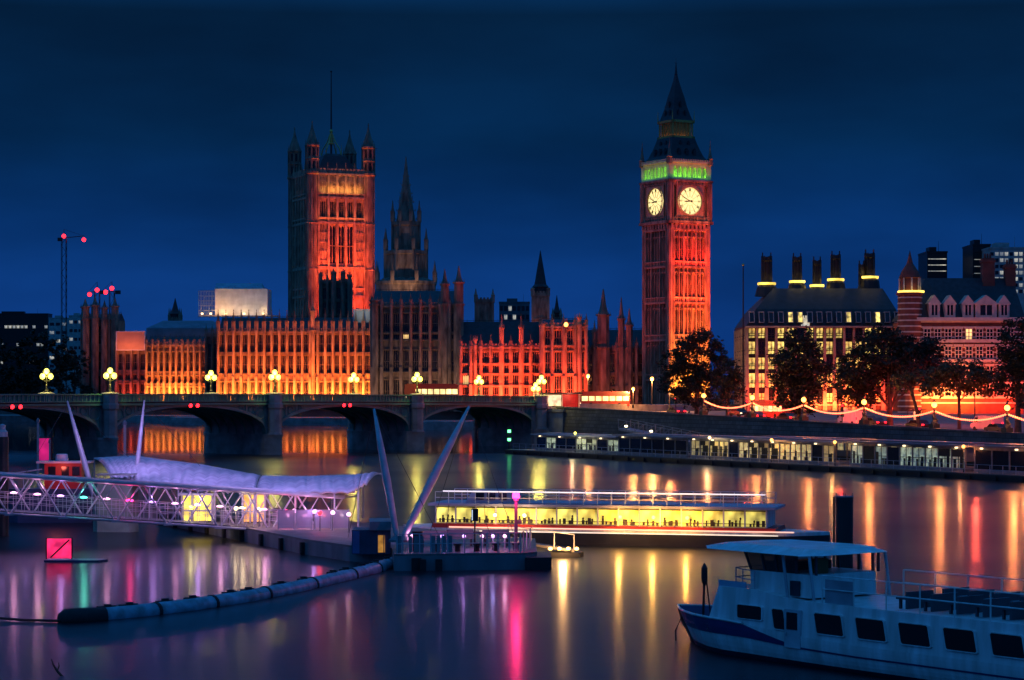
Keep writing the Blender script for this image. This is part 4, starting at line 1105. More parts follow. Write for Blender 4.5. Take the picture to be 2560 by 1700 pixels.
b2x = bank(50,18)
bus('red single deck bus on the embankment road right of the big dark tree', (*b2x, bank_z(50)+.02), crz, MATS['bright_red_bus_paint'])
def van(label, loc, rz):
    root = thing('delivery_van', label, 'van', loc, rz); m = MB()
    m.ext([(-2.6,.4),(-2.65,1.1),(-2.0,1.3),(-1.5,2.15),(-1.2,2.25),(2.6,2.25),(2.65,.4)], -.95, .95); m.build('body', mat('white_van_paint',(.6,.6,.58),.4,noise=.1), root)
    for y0 in (-.97,.93): g = MB(); g.ext([(-1.85,1.32),(-1.42,2.0),(-.7,2.0),(-.7,1.32)], y0, y0+.04); g.build('window', GLASSD, root)
    for x in (-1.6,1.7):
        for s_ in (-1,1): q = MB(); q.bar((x,s_*.72,.36),(x,s_*.97,.36),.36,n=12); q.build('wheel', RUBBER, root)
    for y in (-.8,.8): q = MB(); q.box(2.65,y-.1,.9,2.70,y+.1,1.3); q.build('tail_light', LAMPR, root)
van('white delivery van on the embankment road below the banded brick house', (*bank(112,18), bank_z(112)+.02), crz)
van('white delivery van on the road below the wide spreading dark tree', (*bank(84,13), bank_z(84)+.02), crz)
def bus_stop(label, loc, rz):
    root = thing('bus_shelter', label, 'bus shelter', loc, rz); m = MB()
    for x in (-1.6,0,1.6): m.bar((x,.6,0),(x,.6,2.3),.05,n=6)
    m.box(-1.8,-.6,2.3,1.8,.75,2.42); m.build('frame', BLACKM, root); MB().box(-1.55,.6,.4,-.1,.64,2.1).build('pane', glow('shelter_panel_light',(1,.42,.22),.8,.4,1.2), root)
    m = MB(); m.box(-1.2,.2,.45,1.2,.5,.52); m.build('seat', REDP, root); point_light('shelter_light', (0,-.2,2.1), (1,.3,.12), 300, .1, root)
bus_stop('small lit bus shelter on the pavement before the left half of the office house', (*bank(62,25), bank_z(62)), crz+math.pi)
bus_stop('small lit bus shelter on the pavement before the right end of the office house', (*bank(83,25), bank_z(83)), crz+math.pi)
def traffic_signal(label, loc, rz, first=[None]):
    if first[0]: dup(first[0], loc, rz, label); return
    root = thing('traffic_signal', label, 'traffic light', loc, rz, 'traffic lights on the embankment road'); first[0] = root
    m = MB(); m.bar((0,0,0),(0,0,3.3),.07,n=8); m.box(-.2,-.12,2.3,.2,.2,3.4); m.build('post', BLACKM, root)
    g = MB(); g.lathe((0,-.14,3.15),[(.02,-.14),(.14,-.05),(.14,.05),(.02,.14)],10); g.build('red_light', LAMPR, root)
for tt, nn, lb in ((32,9,'red traffic light at the foot of the big dark tree'),(58,9,'red traffic light before the left half of the office house'),(88,9,'red traffic light under the wide spreading dark tree'),(109,9,'red traffic light under the light open tree')):
    traffic_signal(lb, (*bank(tt,nn), bank_z(tt)), 0)
    p_ = bank(tt,nn); point_light('signal_light', (p_[0],p_[1]+1.5,bank_z(tt)+2.5), (1,.04,.03), 1300, .15)

# cast iron lamp standards on the wall with festoon strings between them
FP = []
def festoon_post(px, label, first=[None]):
    # where the photo column meets the wall line
    best = min((abs(CX+FPX*bank(t_*.25)[0]/bank(t_*.25)[1]-px), t_*.25) for t_ in range(0,720))
    tt = best[1]; x, y = bank(tt, 0); z = bank_z(tt)+1.1
    FP.append((tt, z, x, y))
    if first[0] is None:
        root = thing('wall_lamp', label, 'street lamp', (x,y,z), crz, 'ornate lamps on the embankment wall'); first[0] = root
        m = MB(); m.box(-.55,-.5,0,.55,.5,.55); m.lathe((0,0,.55), [(.5,0),(.42,.25),(.2,.5),(.26,.8),(.15,1.2),(.1,1.9),(.16,2.1)], 8)
        for k in (0,1): m.tube([(.4*(1-2*k),0,.6),(.30*(1-2*k),.25,1.0),(.1*(1-2*k),-.2,1.5),(.05*(1-2*k),0,1.9)], [.16,.13,.09,.03], 6)
        m.build('post', BLACKM, root)
        g = MB(); g.sphere((0,0,3.0),.36,12,8); o = g.build('globe', LAMPO, root, smooth=True)
        c = MB(); c.lathe((0,0,3.0), [(.2,.36),(.22,.5),(.05,.75)], 8); c.build('crown', BLACKM, o)
    else: dup(first[0], (x,y,z), crz, label)
    point_light('wall_lamp_light', (x+.5,y-1.3,z+2.7), (1,.28,.07), 1300, .3)
for px, lb in ((1760,'ornate wall lamp with globe below the big dark tree'),(1880,'ornate wall lamp with globe before the left end of the office house'),
               (2010,'ornate wall lamp with globe below the second dark tree'),(2160,'ornate wall lamp with globe below the wide dark tree, where the festoon dips begin'),
               (2335,'ornate wall lamp with globe near the slanting tree trunk'),(2518,'ornate wall lamp with globe close to the right edge'),(2740,'ornate wall lamp with globe beyond the right edge')):
    festoon_post(px, lb)
bulb = MB().sphere((0,0,0),.13,6,4).mesh('bulb', FEST)
spans = ['festoon light string between the two wall lamps under the big dark tree','festoon light string before the left half of the office house',
         'festoon light string under the second dark tree','deep sagging festoon light string under the wide dark tree','sagging festoon light string at the right end of the photo','festoon light string running out of the right edge']
for k in range(len(FP)-1):
    (t0,z0,x0,y0),(t1,z1,x1,y1) = FP[k], FP[k+1]
    L = t1-t0; sag = .8+.012*L
    root = thing('festoon_lights', spans[k], 'light string', (x0,y0,z0), 0, 'festoon lights along the embankment')
    n = int(L/.42); pts = []
    for i in range(n+1):
        f = i/n; pts.append(((x1-x0)*f, (y1-y0)*f, (z1-z0)*f+2.35-4*sag*f*(1-f)))
    MB().tube(pts, .03, 4).build('cable', BLACKM, root)
    step = max(1, -(-len(pts)//95))
    for p in pts[1:-1:step]: link('bulb', bulb, root, (p[0],p[1],p[2]-.09))

# ---------------------------------------------------------------- office house with chimneys
def chimney_house():
    d = 430.0; x0, x1 = wx(1868,d), wx(2256,d); w = x1-x0
    root = thing('chimney_house', 'dark office building with lit window grid, steep roof and row of tall chimneys', 'office building', ((x0+x1)/2, d, GZ), 0)
    h = lambda y: wz(y,d)-GZ; X = lambda px: wx(px,d)-(x0+x1)/2
    zt = h(815); nb = 16; bw = w/nb; dep = 24
    m = MB(); m.box(-w/2,.9,0,w/2,dep,zt)
    rows = [(h(846),h(819)),(h(886),h(853)),(h(924),h(893)),(h(970),h(932)),(h(1006),h(982))]
    for i in range(nb+1):
        x = -w/2+bw*i; m.box(x-.24,.3,0,x+.24,.95,zt)
    prev = 0
    for z0, z1 in sorted(rows):
        m.box(-w/2,.45,prev,w/2,.95,z0); prev = z1
    m.box(-w/2,.45,prev,w/2,.95,zt)
    m.build('wall', BRONZE, root)
    p = MB()
    for k in range(6): p.box(-w/2-.35,1.0+4.2*k-.3,0,-w/2+.1,1.0+4.2*k+.3,zt-.4)
    for i in range(nb+1):       # light stone piers that taper upward
        x = -w/2+bw*i; p.add([(x-.42,-.5,0),(x+.42,-.5,0),(x+.42,.3,0),(x-.42,.3,0),(x-.2,-.15,zt-.4),(x+.2,-.15,zt-.4),(x+.2,.3,zt-.4),(x-.2,.3,zt-.4)],[(0,3,2,1),(4,5,6,7),(0,1,5,4),(1,2,6,5),(2,3,7,6),(3,0,4,7)])
    p.box(-w/2-.3,-.6,zt-.35,w/2+.3,.5,zt); p.box(-w/2-.1,-.3,h(1014),w/2+.1,.4,h(1010))
    p.build('stone_pier', mat('sandstone_piers', (.36,.29,.20), .8, noise=.3, scale=.6), root)
    CW = glow('office_window_light', (1.0,.72,.17), .80, 1.2, 1.3, .15, 1.9)
    for z0, z1 in rows:
        gw, gh = bw-.75, z1-z0
        def wmesh(g):
            q = MB(); q.cur = 1; q.box(-gw/2,.35,0,gw/2,.5,gh); q.cur = 0
            q.box(-.05,.28,0,.05,.4,gh); q.box(-gw/2,.28,gh*.45,gw/2,.4,gh*.45+.09); q.box(-gw/2,.28,gh-.1,gw/2,.42,gh); q.box(-gw/2,.2,-.05,gw/2,.4,.12); q.box(-gw/2,.1,gh*.45-.45,gw/2,.38,gh*.45-.3)
            return q.mesh('window', [BRONZE, g])
        mL, mD = wmesh(CW), wmesh(GLASSD)
        for i in range(nb):
            o = link('window', mL if random.random() < .8 else mD, root, (-w/2+bw*(i+.5), .04, z0))
        for k in range(5): link('window', mL if random.random() < .6 else mD, root, (-w/2-.47, 3.2+4.2*k, z0), -math.pi/2)
    # roof in two slopes with hips
    r = MB(); zb, zc = h(772), h(716)
    def ring(z, ins, y0, y1): return [(-w/2+ins,y0,z),(w/2-ins*.4,y0,z),(w/2-ins*.4,y1,z),(-w/2+ins,y1,z)]
    rings = [ring(zt,-.2,.2,dep), ring(zb,2.0,2.6,dep-2.6), ring(zc,6.2,8.5,dep-8.5)]
    vs = sum(rings, []); fs = []
    for k in (0,4):
        for i in range(4): fs.append((k+i,k+(i+1)%4,k+4+(i+1)%4,k+4+i))
    fs.append((8,9,10,11)); r.add(vs, fs)
    for i in range(nb+1):
        xx = -w/2+bw*i; xx2 = max(min(xx, w/2-1), -w/2+2.2); r.bar((xx,.25,zt),(xx2,2.65,zb+.05),.14,n=4)
    rf = r.build('roof', IRONRF, root)
    for i in range(nb):         # dormer windows in the lower slope
        z = zt+.8; x = -w/2+bw*(i+.5); q = MB()
        q.cur = 1; q.quad((x-.42,.15,z),(x+.42,.15,z),(x+.42,.75,z+2.0),(x-.42,.75,z+2.0)); q.cur = 0
        q.box(x-.55,.1,z-.12,x+.55,.9,z); q.bar((x-.48,.1,z),(x-.48,.75,z+2.0),.09,n=4); q.bar((x+.48,.1,z),(x+.48,.75,z+2.0),.09,n=4); q.box(x-.55,.65,z+1.95,x+.55,1.9,z+2.1)
        q.build('dormer', [CONC, CW if i in (4,5,10,13) else GLASSD], root)
    # glazed stair tower breaking the roof
    q = MB(); xa, xb = X(2002), X(2034)
    q.add([(xa,-.4,zt-.2),(xb-.9,-.4,zt-.2),(xb-.3,2.4,zb-.5),(xa+.4,2.4,zb-.5),(xb+1.0,6.8,zc-2.2),(xa+1.4,6.8,zc-2.2)],[(0,1,2,3),(3,2,4,5)]); q.build('stair_glazing', glow('stair_light',(1,.85,.55),.55,.6,1.2), root)
    for px, yt, yr, wd in ((1933,640,703,23),(2011,641,698,20),(2062,650,708,18),(2110,636,693,21),(2197,632,687,22),(2176,660,712,12)):
        c = MB(); x = X(px); y = 11.0; hw = wd/2/FPX*(d+y)*1.0; z0 = zc-1.5; z1 = wz(yr,d+y)-GZ; z2 = wz(yt,d+y)-GZ
        c.lathe((x,y,0), [(hw*2.6,z0),(hw*2.1,z1-1.2),(hw*1.5,z1-.5),(hw*1.1,z1+.2),(hw*1.05,z2-1.2),(hw*1.25,z2-.9),(hw*1.2,z2-.2),(hw*.8,z2-.2)], 12)
        for k in range(6):
            a = math.pi/3*k; c.bar((x+hw*1.15*math.cos(a),y+hw*1.15*math.sin(a),z1),(x+hw*1.1*math.cos(a),y+hw*1.1*math.sin(a),z2),.12,n=4)
        c.bar((x-hw*.9,y,z2-.2),(x-hw*.9,y,z2+.7),.16,n=4); c.bar((x+hw*.9,y,z2-.2),(x+hw*.9,y,z2+.7),.16,n=4)
        ch = c.build('chimney', BRONZE, root)
        if wd > 15:
            g = MB(); g.lathe((x,y,0), [(hw*2.0,z1-.75),(hw*2.0,z1-.30)], 14); g.build('ring_light', glow('chimney_ring_light',(1,.66,.10),2.4,.3,.5), ch)
            for sx in (-hw*1.4, hw*1.4): point_light('chimney_lamp_light', (x+sx,y-hw*2.4,z1+.5), (1,.75,.25), 22, .2, root)
    strip_light('street_uplight', root, (0,-3.5,2.6), (0,0,4.5), w*.95, .3, (1,.05,.018), 5200, 130)
    strip_light('street_uplight', root, (-2,-3.0,2.4), (-2,0,3.5), w*.5, .3, (1,.22,.04), 1500, 120)
    return root
chimney_house()
p = at(1858,780,400); root = thing('flagpole', 'bare thin flagpole left of the chimneyed office building', 'flagpole', (p.x,p.y,bank_z(0)), 0)
h = wz(664,400)-bank_z(0); m = MB(); m.bar((0,0,0),(0,0,h),.22,.10,8); m.build('pole', BLACKM, root); MB().sphere((0,0,h+.15),.25,8,6).build('ball', GILT, root)

# ---------------------------------------------------------------- banded brick house at the right
def banded_house():
    d = 405.0; x0, x1 = wx(2252,d), wx(2560,d); w = x1-x0
    root = thing('banded_house', 'red brick house with white stone bands, round corner turret and steep dark roof', 'house', ((x0+x1)/2, d, GZ), 0)
    h = lambda y: wz(y,d)-GZ; X = lambda px: wx(px,d)-(x0+x1)/2
    zt = h(800); dep = 20
    m = MB(); m.box(-w/2+2,.4,0,w/2,dep,zt); m.build('wall', BRICK, root)
    b_ = MB(); n = 20
    for k in range(n):
        z = zt*(k+.5)/n
        if z > 3: b_.box(-w/2+2,.28,z,w/2,.42,z+.26)
    b_.box(-w/2+1.6,-.4,zt-.2,w/2+.4,.5,zt+.5); b_.box(-w/2+1.8,-.1,h(856),w/2+.2,.45,h(856)+.6); b_.box(-w/2+1.8,-.1,h(905),w/2+.2,.45,h(905)+.5)
    b_.build('stone_bands', BAND, root)
    for z0, z1 in ((h(850),h(822)),(h(896),h(866)),(h(945),h(915)),(h(990),h(960))):
        def wm_(g):
            q = MB(); hw, hh = .62, z1-z0
            q.cur = 1; q.quad((-hw,.3,0),(hw,.3,0),(hw,.3,hh),(-hw,.3,hh)); q.cur = 0
            for x in (-hw,0,hw): q.box(x-.07,.1,0,x+.07,.35,hh)
            for z in (0,hh*.33,hh*.66,hh): q.box(-hw-.1,.12,z-.06,hw+.1,.35,z+.06)
            q.box(-hw-.28,.05,-.3,hw+.28,.36,-.08); q.box(-hw-.28,.1,hh+.06,hw+.28,.36,hh+.4)
            return q.mesh('window', [BAND, g])
        a, c = wm_(GLASSD), wm_(LITWARM)
        for i in range(9):
            link('window', c if random.random() < .12 else a, root, (-w/2+4+(w-5.5)*(i+.5)/9, -.05, z0))
    r = MB(); zr = h(690); zm = h(755)
    r.add([(-w/2+1.8,0,zt+.3),(w/2+.3,0,zt+.3),(w/2,dep,zt+.3),(-w/2+1.8,dep,zt+.3),(-w/2+6,7.5,zr),(w/2-.5,7.5,zr),(w/2-.5,12,zr),(-w/2+6,12,zr)],[(0,1,5,4),(1,2,6,5),(2,3,7,6),(3,0,4,7),(4,5,6,7)])
    r.build('roof', SLATE, root)
    for px in (2336,2375,2420,2465,2510):
        q = MB(); x = X(px); z = zt+.5; wd = 1.0 if px != 2465 else 2.0
        q.cur = 0; q.box(x-wd,-.1,z,x+wd,2.5,z+2.6); q.ext([(x-wd-.2,z+2.6),(x+wd+.2,z+2.6),(x,z+4.2)], -.2, 3.2); q.box(x-wd*.75,-.2,z+.3,x-wd*.55,0,z+2.4)
        q.box(x+wd*.55,-.2,z+.3,x+wd*.75,0,z+2.4); q.box(x-.1,-.2,z+.3,x+.1,0,z+2.4); q.box(x-wd-.2,-.22,z+2.4,x+wd+.2,0,z+2.7)
        q.cur = 1; q.quad((x-wd*.7,-.13,z+.4),(x+wd*.7,-.13,z+.4),(x+wd*.7,-.13,z+2.3),(x-wd*.7,-.13,z+2.3))
        q.build('dormer', [BAND, GLASSD], root)
    for px, yt, wd in ((2292,668,1.8),(2490,640,2.2),(2546,655,1.8)):
        c = MB(); x = X(px); z1 = h(yt); c.box(x-wd/2,6,zt,x+wd/2,8.4,z1); c.box(x-wd/2-.2,5.8,z1-.8,x+wd/2+.2,8.6,z1-.3)
        for k in range(5): c.box(x-wd/2-.05,5.95,zt+(z1-zt)*(k+.5)/5.5,x+wd/2+.05,6.1,zt+(z1-zt)*(k+.5)/5.5+.35)
        for s in (-.5,0,.5): c.lathe((x+s,7.2,z1), [(.22,0),(.18,.9)], 8)
        c.build('chimney', BRICK, root)
    t_ = MB(); cx, cy, r0 = -w/2+2.0, 1.6, 2.25; zt2 = h(738)
    t_.lathe((cx,cy,0), [(r0,0),(r0,zt2),(r0+.3,zt2+.1),(r0+.3,zt2+.5),(r0-.4,zt2+.6),(r0-.5,zt2+3.2),(r0-.2,zt2+3.4),(r0-.7,zt2+4.6),(.6,zt2+6),(.3,zt2+7.2),(.03,zt2+8.5)], 16)
    tu = t_.build('corner_turret', BRICK, root)
    b2 = MB()
    for k in range(22):
        z = zt2*(k+.5)/22; b2.lathe((cx,cy,z), [(r0+.06,0),(r0+.06,.26)], 16)
    for k in range(8):
        a = math.pi/4*k; b2.bar((cx+(r0-.3)*math.cos(a),cy+(r0-.3)*math.sin(a),zt2+.6),(cx+(r0-.3)*math.cos(a),cy+(r0-.3)*math.sin(a),zt2+3.3),.16,n=6)
    b2.build('stone_bands', BAND, tu)
    g = MB(); g.lathe((cx+.2,cy,0),[(2.5,zt2+.55),(2.5,zt2+.9)],12); g.build('ring_light', MATS['chimney_ring_light'], root)
    point_light('turret_lamp_light', (cx,cy-2.9,zt2+1.5), (1,.6,.2), 16, .2, root)
    strip_light('house_floodlight', root, (4,-5,2.4), (4,0,5), w*.8, .4, (1,.07,.02), 3000, 120)
    strip_light('house_floodlight', root, (-3,-4,2.4), (-3,0,5), 9, .4, (1,.26,.04), 2400, 120)
    strip_light('facade_floodlight', root, (-2,-13,13), (-2,0,19), 16, .4, (1,.42,.30), 90)
    strip_light('turret_floodlight', root, (-w/2+1,-11,14), (-w/2+2,0,24), 4, .4, (1,.36,.30), 60)
    return root
banded_house()

# ---------------------------------------------------------------- trees
def crown_mesh(name, blobs, n, lf, leafm, seed):
    rnd = random.Random(seed); m = MB()
    tot = sum(b[3]*b[4] for b in blobs)
    for bx, by, bz, rx, rz_ in blobs:
        cnt = int(n*rx*rz_/tot)
        clumps = []
        for _ in range(max(int(cnt/55), 4)):
            while True:
                v = Vector((rnd.uniform(-1,1),rnd.uniform(-1,1),rnd.uniform(-1,1)))
                if .25 < v.length < 1: break
            v = v.normalized()*(v.length**.4)
            clumps.append((bx+v.x*rx, by+v.y*rx, bz+v.z*rz_, rnd.uniform(.55,1.25)))
        for _ in range(cnt):
            c = rnd.choice(clumps); s = c[3]
            g = [rnd.gauss(0,.5)*s for _ in range(3)]
            p = Vector((c[0]+g[0], c[1]+g[1], c[2]+g[2]*.75))
            a = Vector((rnd.gauss(0,1),rnd.gauss(0,1),rnd.gauss(0,.6))).normalized(); b_ = a.cross(Vector((rnd.gauss(0,1),rnd.gauss(0,1),rnd.gauss(0,1)))).normalized()
            l = lf*rnd.uniform(.6,1.3)
            m.add([p-a*l, p+b_*l*.55, p+a*l, p-b_*l*.55], [(0,1,2,3)])
    return m.mesh(name, leafm)
def tree(label, px, d, base, blobs, n, seed, leafm=LEAF, lf=.25, lean=0.0, tr=.42, limbs=7):
    root = thing('plane_tree', label, 'tree', (wx(px,d), d, base), 0, 'plane trees on the embankment')
    rnd = random.Random(seed); m = MB(); zt = max(b[2] for b in blobs)
    core = list(blobs)
    for _ in range(12):         # ragged outline: small sprays pushed out past the main masses
        b = rnd.choice(core); a_ = rnd.uniform(0, 6.283); el = rnd.uniform(-.6, 1.2)
        blobs = blobs+[(b[0]+b[3]*1.02*math.cos(a_)*math.cos(el), b[1]+b[3]*.8*math.sin(a_)*math.cos(el), b[2]+b[4]*1.02*math.sin(el), b[3]*rnd.uniform(.18,.34), b[4]*rnd.uniform(.15,.3))]; zl = min(b[2]-b[4] for b in blobs)
    pts = [(0,0,-.3),(lean*.3,0,zl*.5),(lean*.7,.1,zl),(lean*.9,0,(zl+zt)/2),(lean,0,zt)]
    m.tube(pts, [tr*1.3,tr,tr*.8,tr*.55,tr*.2], 8)
    tk = m.build('trunk', BARK, root)
    for k in range(limbs):
        b = blobs[k % len(blobs)]; st = Vector((lean*(.6+.05*k),0,zl*(.75+.06*k)))
        en = Vector((b[0]+rnd.uniform(-.6,.6)*b[3], b[1]+rnd.uniform(-.6,.6)*b[3], b[2]+rnd.uniform(-.3,.6)*b[4]))
        mid = (st+en)/2+Vector((0,0,.8)); q = MB(); q.tube([st,mid,en],[tr*.45,tr*.3,.05],6); q.build('limb', BARK, tk)
    link('crown', crown_mesh('crown', blobs, n, lf, leafm, seed), root)
    return root
tree('big dark round tree in front of the clock tower foot', 1742, 362, bank_z(33), [(0,0,9.5,4.6,4.6),(-2.8,.5,6.5,3.4,3.4),(2.9,0,7.0,3.4,3.6),(.6,-1,12.2,2.8,2.2),(1.2,-1.5,4.2,3.6,2.8),(-3.8,0,9.0,2.2,2.2)], 14000, 3)
tree('narrow tall dark tree before the middle of the office building', 1998, 332, bank_z(66), [(0,0,9.5,3.3,4.2),(-.8,0,5.6,3.6,3.6),(1.2,-.5,7.5,3.0,3.4),(.1,0,13.0,2.0,2.0),(.3,-.6,3.8,2.6,2.4),(-2.2,0,8.0,2.4,3.0)], 14000, 5)
tree('wide spreading dark tree between the office building and the banded house', 2225, 312, bank_z(86), [(-1,0,10.6,4.4,3.0),(3.4,0,9.6,3.8,2.6),(-4.2,0,8.2,3.0,3.0),(-3.6,.4,5.6,2.2,2.6),(6.2,0,8.3,2.2,2.0),(1.5,-1,8.6,4.4,2.6),(-1,0,13,2.6,1.5),(4.6,.5,11.4,2.6,1.8),(-5.6,0,6.4,2.4,3.0)], 19000, 8)
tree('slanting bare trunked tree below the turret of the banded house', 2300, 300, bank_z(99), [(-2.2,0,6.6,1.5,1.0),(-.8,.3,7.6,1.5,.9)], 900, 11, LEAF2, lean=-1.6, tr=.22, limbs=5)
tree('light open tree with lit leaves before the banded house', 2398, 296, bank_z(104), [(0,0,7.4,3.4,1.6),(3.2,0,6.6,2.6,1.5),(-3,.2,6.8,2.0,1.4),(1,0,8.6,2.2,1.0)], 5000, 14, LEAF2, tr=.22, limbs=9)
tree('dark tree cut by the right edge of the photo', 2545, 288, bank_z(114), [(0,0,11,2.6,4.2),(.8,0,6.6,3.0,3.4),(-1.0,0,8.2,2.2,3.0),(3,0,12,3,4)], 8000, 17)
tree('small dark tree at the left end of the office building', 1818, 350, bank_z(46), [(0,0,6.8,1.9,2.2),(.6,0,4.4,1.8,2.0)], 2200, 21, tr=.25)

# far left bank: dark trees beyond the bridge
rnd = random.Random(4)
for k, (px, yt) in enumerate(((-70,812),(-20,836),(24,820),(66,842),(104,826),(146,838),(186,846))):
    d = 720+rnd.uniform(-25,25); zt = wz(yt,d)-GZ
    lab = ['dark bank tree cut by the left edge','dark bank tree below the left end of the row of white lights','broad dark bank tree below the row of white lights','dark bank tree below the right end of the row of white lights',
           'dark bank tree behind the leftmost bridge lamp','dark bank tree just right of the leftmost bridge lamp','dark bank tree touching the dim pavilion'][k]
    tr_ = tree(lab, px, d, GZ, [(0,0,zt*.62,4.6,zt*.36),(-2.6,1,zt*.42,4.0,zt*.34),(2.8,0,zt*.45,3.8,zt*.36),(0,-1,zt*.22,4.8,zt*.2)], 2600, 30+k, lf=.6, tr=.5)
    tr_['group'] = 'trees on the far left bank'
# ---------------------------------------------------------------- river pier on the far bank
A0, AD = Vector((-.6,348)), Vector((.461,-.887)); AN = Vector((.887,.461)); ARZ = math.atan2(AD.y, AD.x)
# local frame: x along the pontoon towards the viewer, y inland
root = thing('pier_pontoon', 'long dark floating pier pontoon moored below the embankment wall', 'pontoon', (A0.x,A0.y,0), ARZ)
m = MB()
m.prism([(-1,0),(1.5,-.0),(135,0),(135,9),(-1,9)], -.6, .62); m.box(-1.2,-.18,.42,135.2,9.2,.70)
for k in range(30): m.box(2+4.5*k,-.30,-.2,2.35+4.5*k,-.1,.6)
m.build('hull', DARKH, root)
MB().box(-.9,.15,.70,134.9,8.9,.76).build('deck', DECK, root)
r = MB()
for k in range(60):
    x = 1+2.2*k
    r.bar((x,.35,.75),(x,.35,1.75),.035,n=4)
for z in (1.2,1.75): r.bar((1,.35,z),(130,.35,z),.03,n=4)
r.build('railing', STEELW, root)
def pavilion(name, label, xa, xb, ya, yb, h, nb, litp, roofm, litm, wallm=GREYM, sides=True):
    w = xb-xa; c = A0+AD*(xa+xb)/2
    rt = thing(name, label, 'pier building', (c.x,c.y,.76), ARZ)
    m = MB(); bw = w/nb
    m.box(-w/2,ya,0,w/2,yb,.35 if sides else .1)
    for i in range(nb+1):
        x = -w/2+bw*i; m.box(x-.09,ya-.02,0,x+.09,ya+.18,h); m.box(x-.09,yb-.18,0,x+.09,yb,h)
    m.box(-w/2,ya,h-.3,w/2,ya+.2,h); m.build('frame', wallm, rt)
    m = MB(); m.box(-w/2-.6,ya-.8,h,w/2+.6,yb+.6,h+.22); m.box(-w/2+.5,ya+1,h+.22,w/2-.5,yb-1,h+.38); m.build('roof', roofm, rt)
    q = MB(); q.box(-bw/2+.12,-.04,0,bw/2-.12,.04,h-.75); g1 = q.mesh('window', GLASSD)
    q = MB(); q.box(-bw/2+.12,-.04,0,bw/2-.12,.04,h-.75); q.box(-.04,-.07,0,.04,0,h-.75); q.box(-bw/2+.12,-.07,(h-.75)*.5,bw/2-.12,0,(h-.75)*.5+.06); 
    hh = h-.75; panes = []
    for v in range(5):          # five different furnished bays behind the glass
        g2 = MB()
        g2.cur = 1; g2.quad((-bw/2+.12,0,0),(bw/2-.12,0,0),(bw/2-.12,0,hh),(-bw/2+.12,0,hh)); g2.cur = 0
        g2.box(-.04,-.07,0,.04,.02,hh); g2.box(-bw/2+.12,-.07,hh*.45,bw/2-.12,.02,hh*.45+.07)
        for q_ in range(random.randint(2,4)):
            xx = random.uniform(-bw*.42, bw*.30); ww = random.uniform(.15,.55); g2.box(xx,-.09-.01*q_,0,min(xx+ww,bw*.44),-.03,hh*random.uniform(.2,.75))
        if v % 2: g2.box(-bw/2+.12,-.1,hh*random.uniform(.6,.75),bw*random.uniform(-.05,.4),-.02,hh)
        panes.append(g2.mesh('window', [BLACKM, litm]))
    for i in range(nb):
        if sides: link('window', random.choice(panes) if random.random() < litp else g1, rt, (-w/2+bw*(i+.5), ya+.1, .4))
    for i in range(0, nb, 2):
        q = MB(); x = -w/2+bw*(i+.5); q.box(x-.16,ya-.35,h-.22,x+.16,ya-.15,h-.05); q.build('soffit_lamp', LAMPW, rt)
    return rt
PL = glow('pier_window_light', (1.0,.70,.28), .30, 1.3, 2.2, .03, 2.0); PLG = glow('pier_green_white_light', (.85,1.0,.62), .22, 1.4, 2.2, .03, 2.0)
pavilion('pier_shelter', 'low open shelter with flat blue grey roof at the bridge end of the far pier', 4, 30, 3, 7.5, 2.35, 8, .5, mat('blue_grey_roof', (.22,.26,.33), .5, noise=.2, scale=.5), PLG)
pavilion('pier_hall', 'dark glazed pier hall with one orange lit bay', 31, 50, 2.5, 8, 2.7, 6, .25, GREYM, glow('pier_orange_light',(1,.45,.15),.6,1.0,1))
pavilion('pier_restaurant', 'brightly lit glazed pier restaurant with many small lamps, middle of the far pier', 51, 85, 2.5, 8.2, 2.75, 14, .85, GREYM, PL)
pavilion('pier_glass_lounge', 'greenish glass pier lounge right of the brightly lit restaurant', 89, 111, 2.2, 8.2, 2.9, 9, .7, mat('dark_violet_grey_roof', (.12,.12,.15), .5, noise=.2, scale=.5), PLG)
pavilion('pier_barge_house', 'unlit dark deckhouse at the right end of the far pier', 113, 134, 2.0, 8.2, 2.9, 7, .05, mat('dark_violet_grey_roof', (.12,.12,.15)), PLG)
# access bridge and upper deck in front of the wall
c0 = A0+AD*18+AN*10
root = thing('pier_gangway', 'dark covered gangway sloping from the embankment wall to the far pier', 'gangway', (c0.x,c0.y,0), ARZ)
m = MB(); n = 12
for k in range(n):
    x0, x1 = 30*k/n, 30*(k+1)/n; z0, z1 = 4.4-2.6*k/n, 4.4-2.6*(k+1)/n
    m.add([(x0,0,z0),(x1,0,z1),(x1,2.2,z1),(x0,2.2,z0),(x0,0,z0-.35),(x1,0,z1-.35),(x1,2.2,z1-.35),(x0,2.2,z0-.35)],[(0,1,2,3),(4,7,6,5),(0,4,5,1),(3,2,6,7)])
    for y in (0,2.2): m.bar((x0,y,z0),(x0,y,z0+1.3),.05,n=4); m.bar((x0,y,z0+1.3),(x1,y,z1+1.3),.05,n=4); m.bar((x0,y,z0),(x1,y,z1+1.3),.035,n=4)
m.build('truss', GREYM, root)
for k in (1,4):
    g = MB(); g.box(30*k/n-.35,-.12,4.4-2.6*k/n+.4,30*k/n+.35,-.02,4.4-2.6*k/n+.65); g.build('deck_lamp', glow('cream_lamp',(1,.85,.5),7), root)
c0 = A0+AD*52+AN*10.5
root = thing('moored_launch', 'long dark moored river launch with small cream lights between the far pier and the wall', 'boat', (c0.x,c0.y,0), ARZ)
m = MB(); m.prism([(0,1.5),(3,0),(30,0),(34,1.5),(30,3.6),(3,3.6)], -.4, 1.5); m.build('hull', DARKH, root)
m = MB(); m.box(5,.5,1.5,26,3.1,3.6); m.box(4.3,.2,3.6,26.6,3.4,3.85); m.build('cabin', mat('blue_grey_cabin',(.10,.12,.17),.5), root)
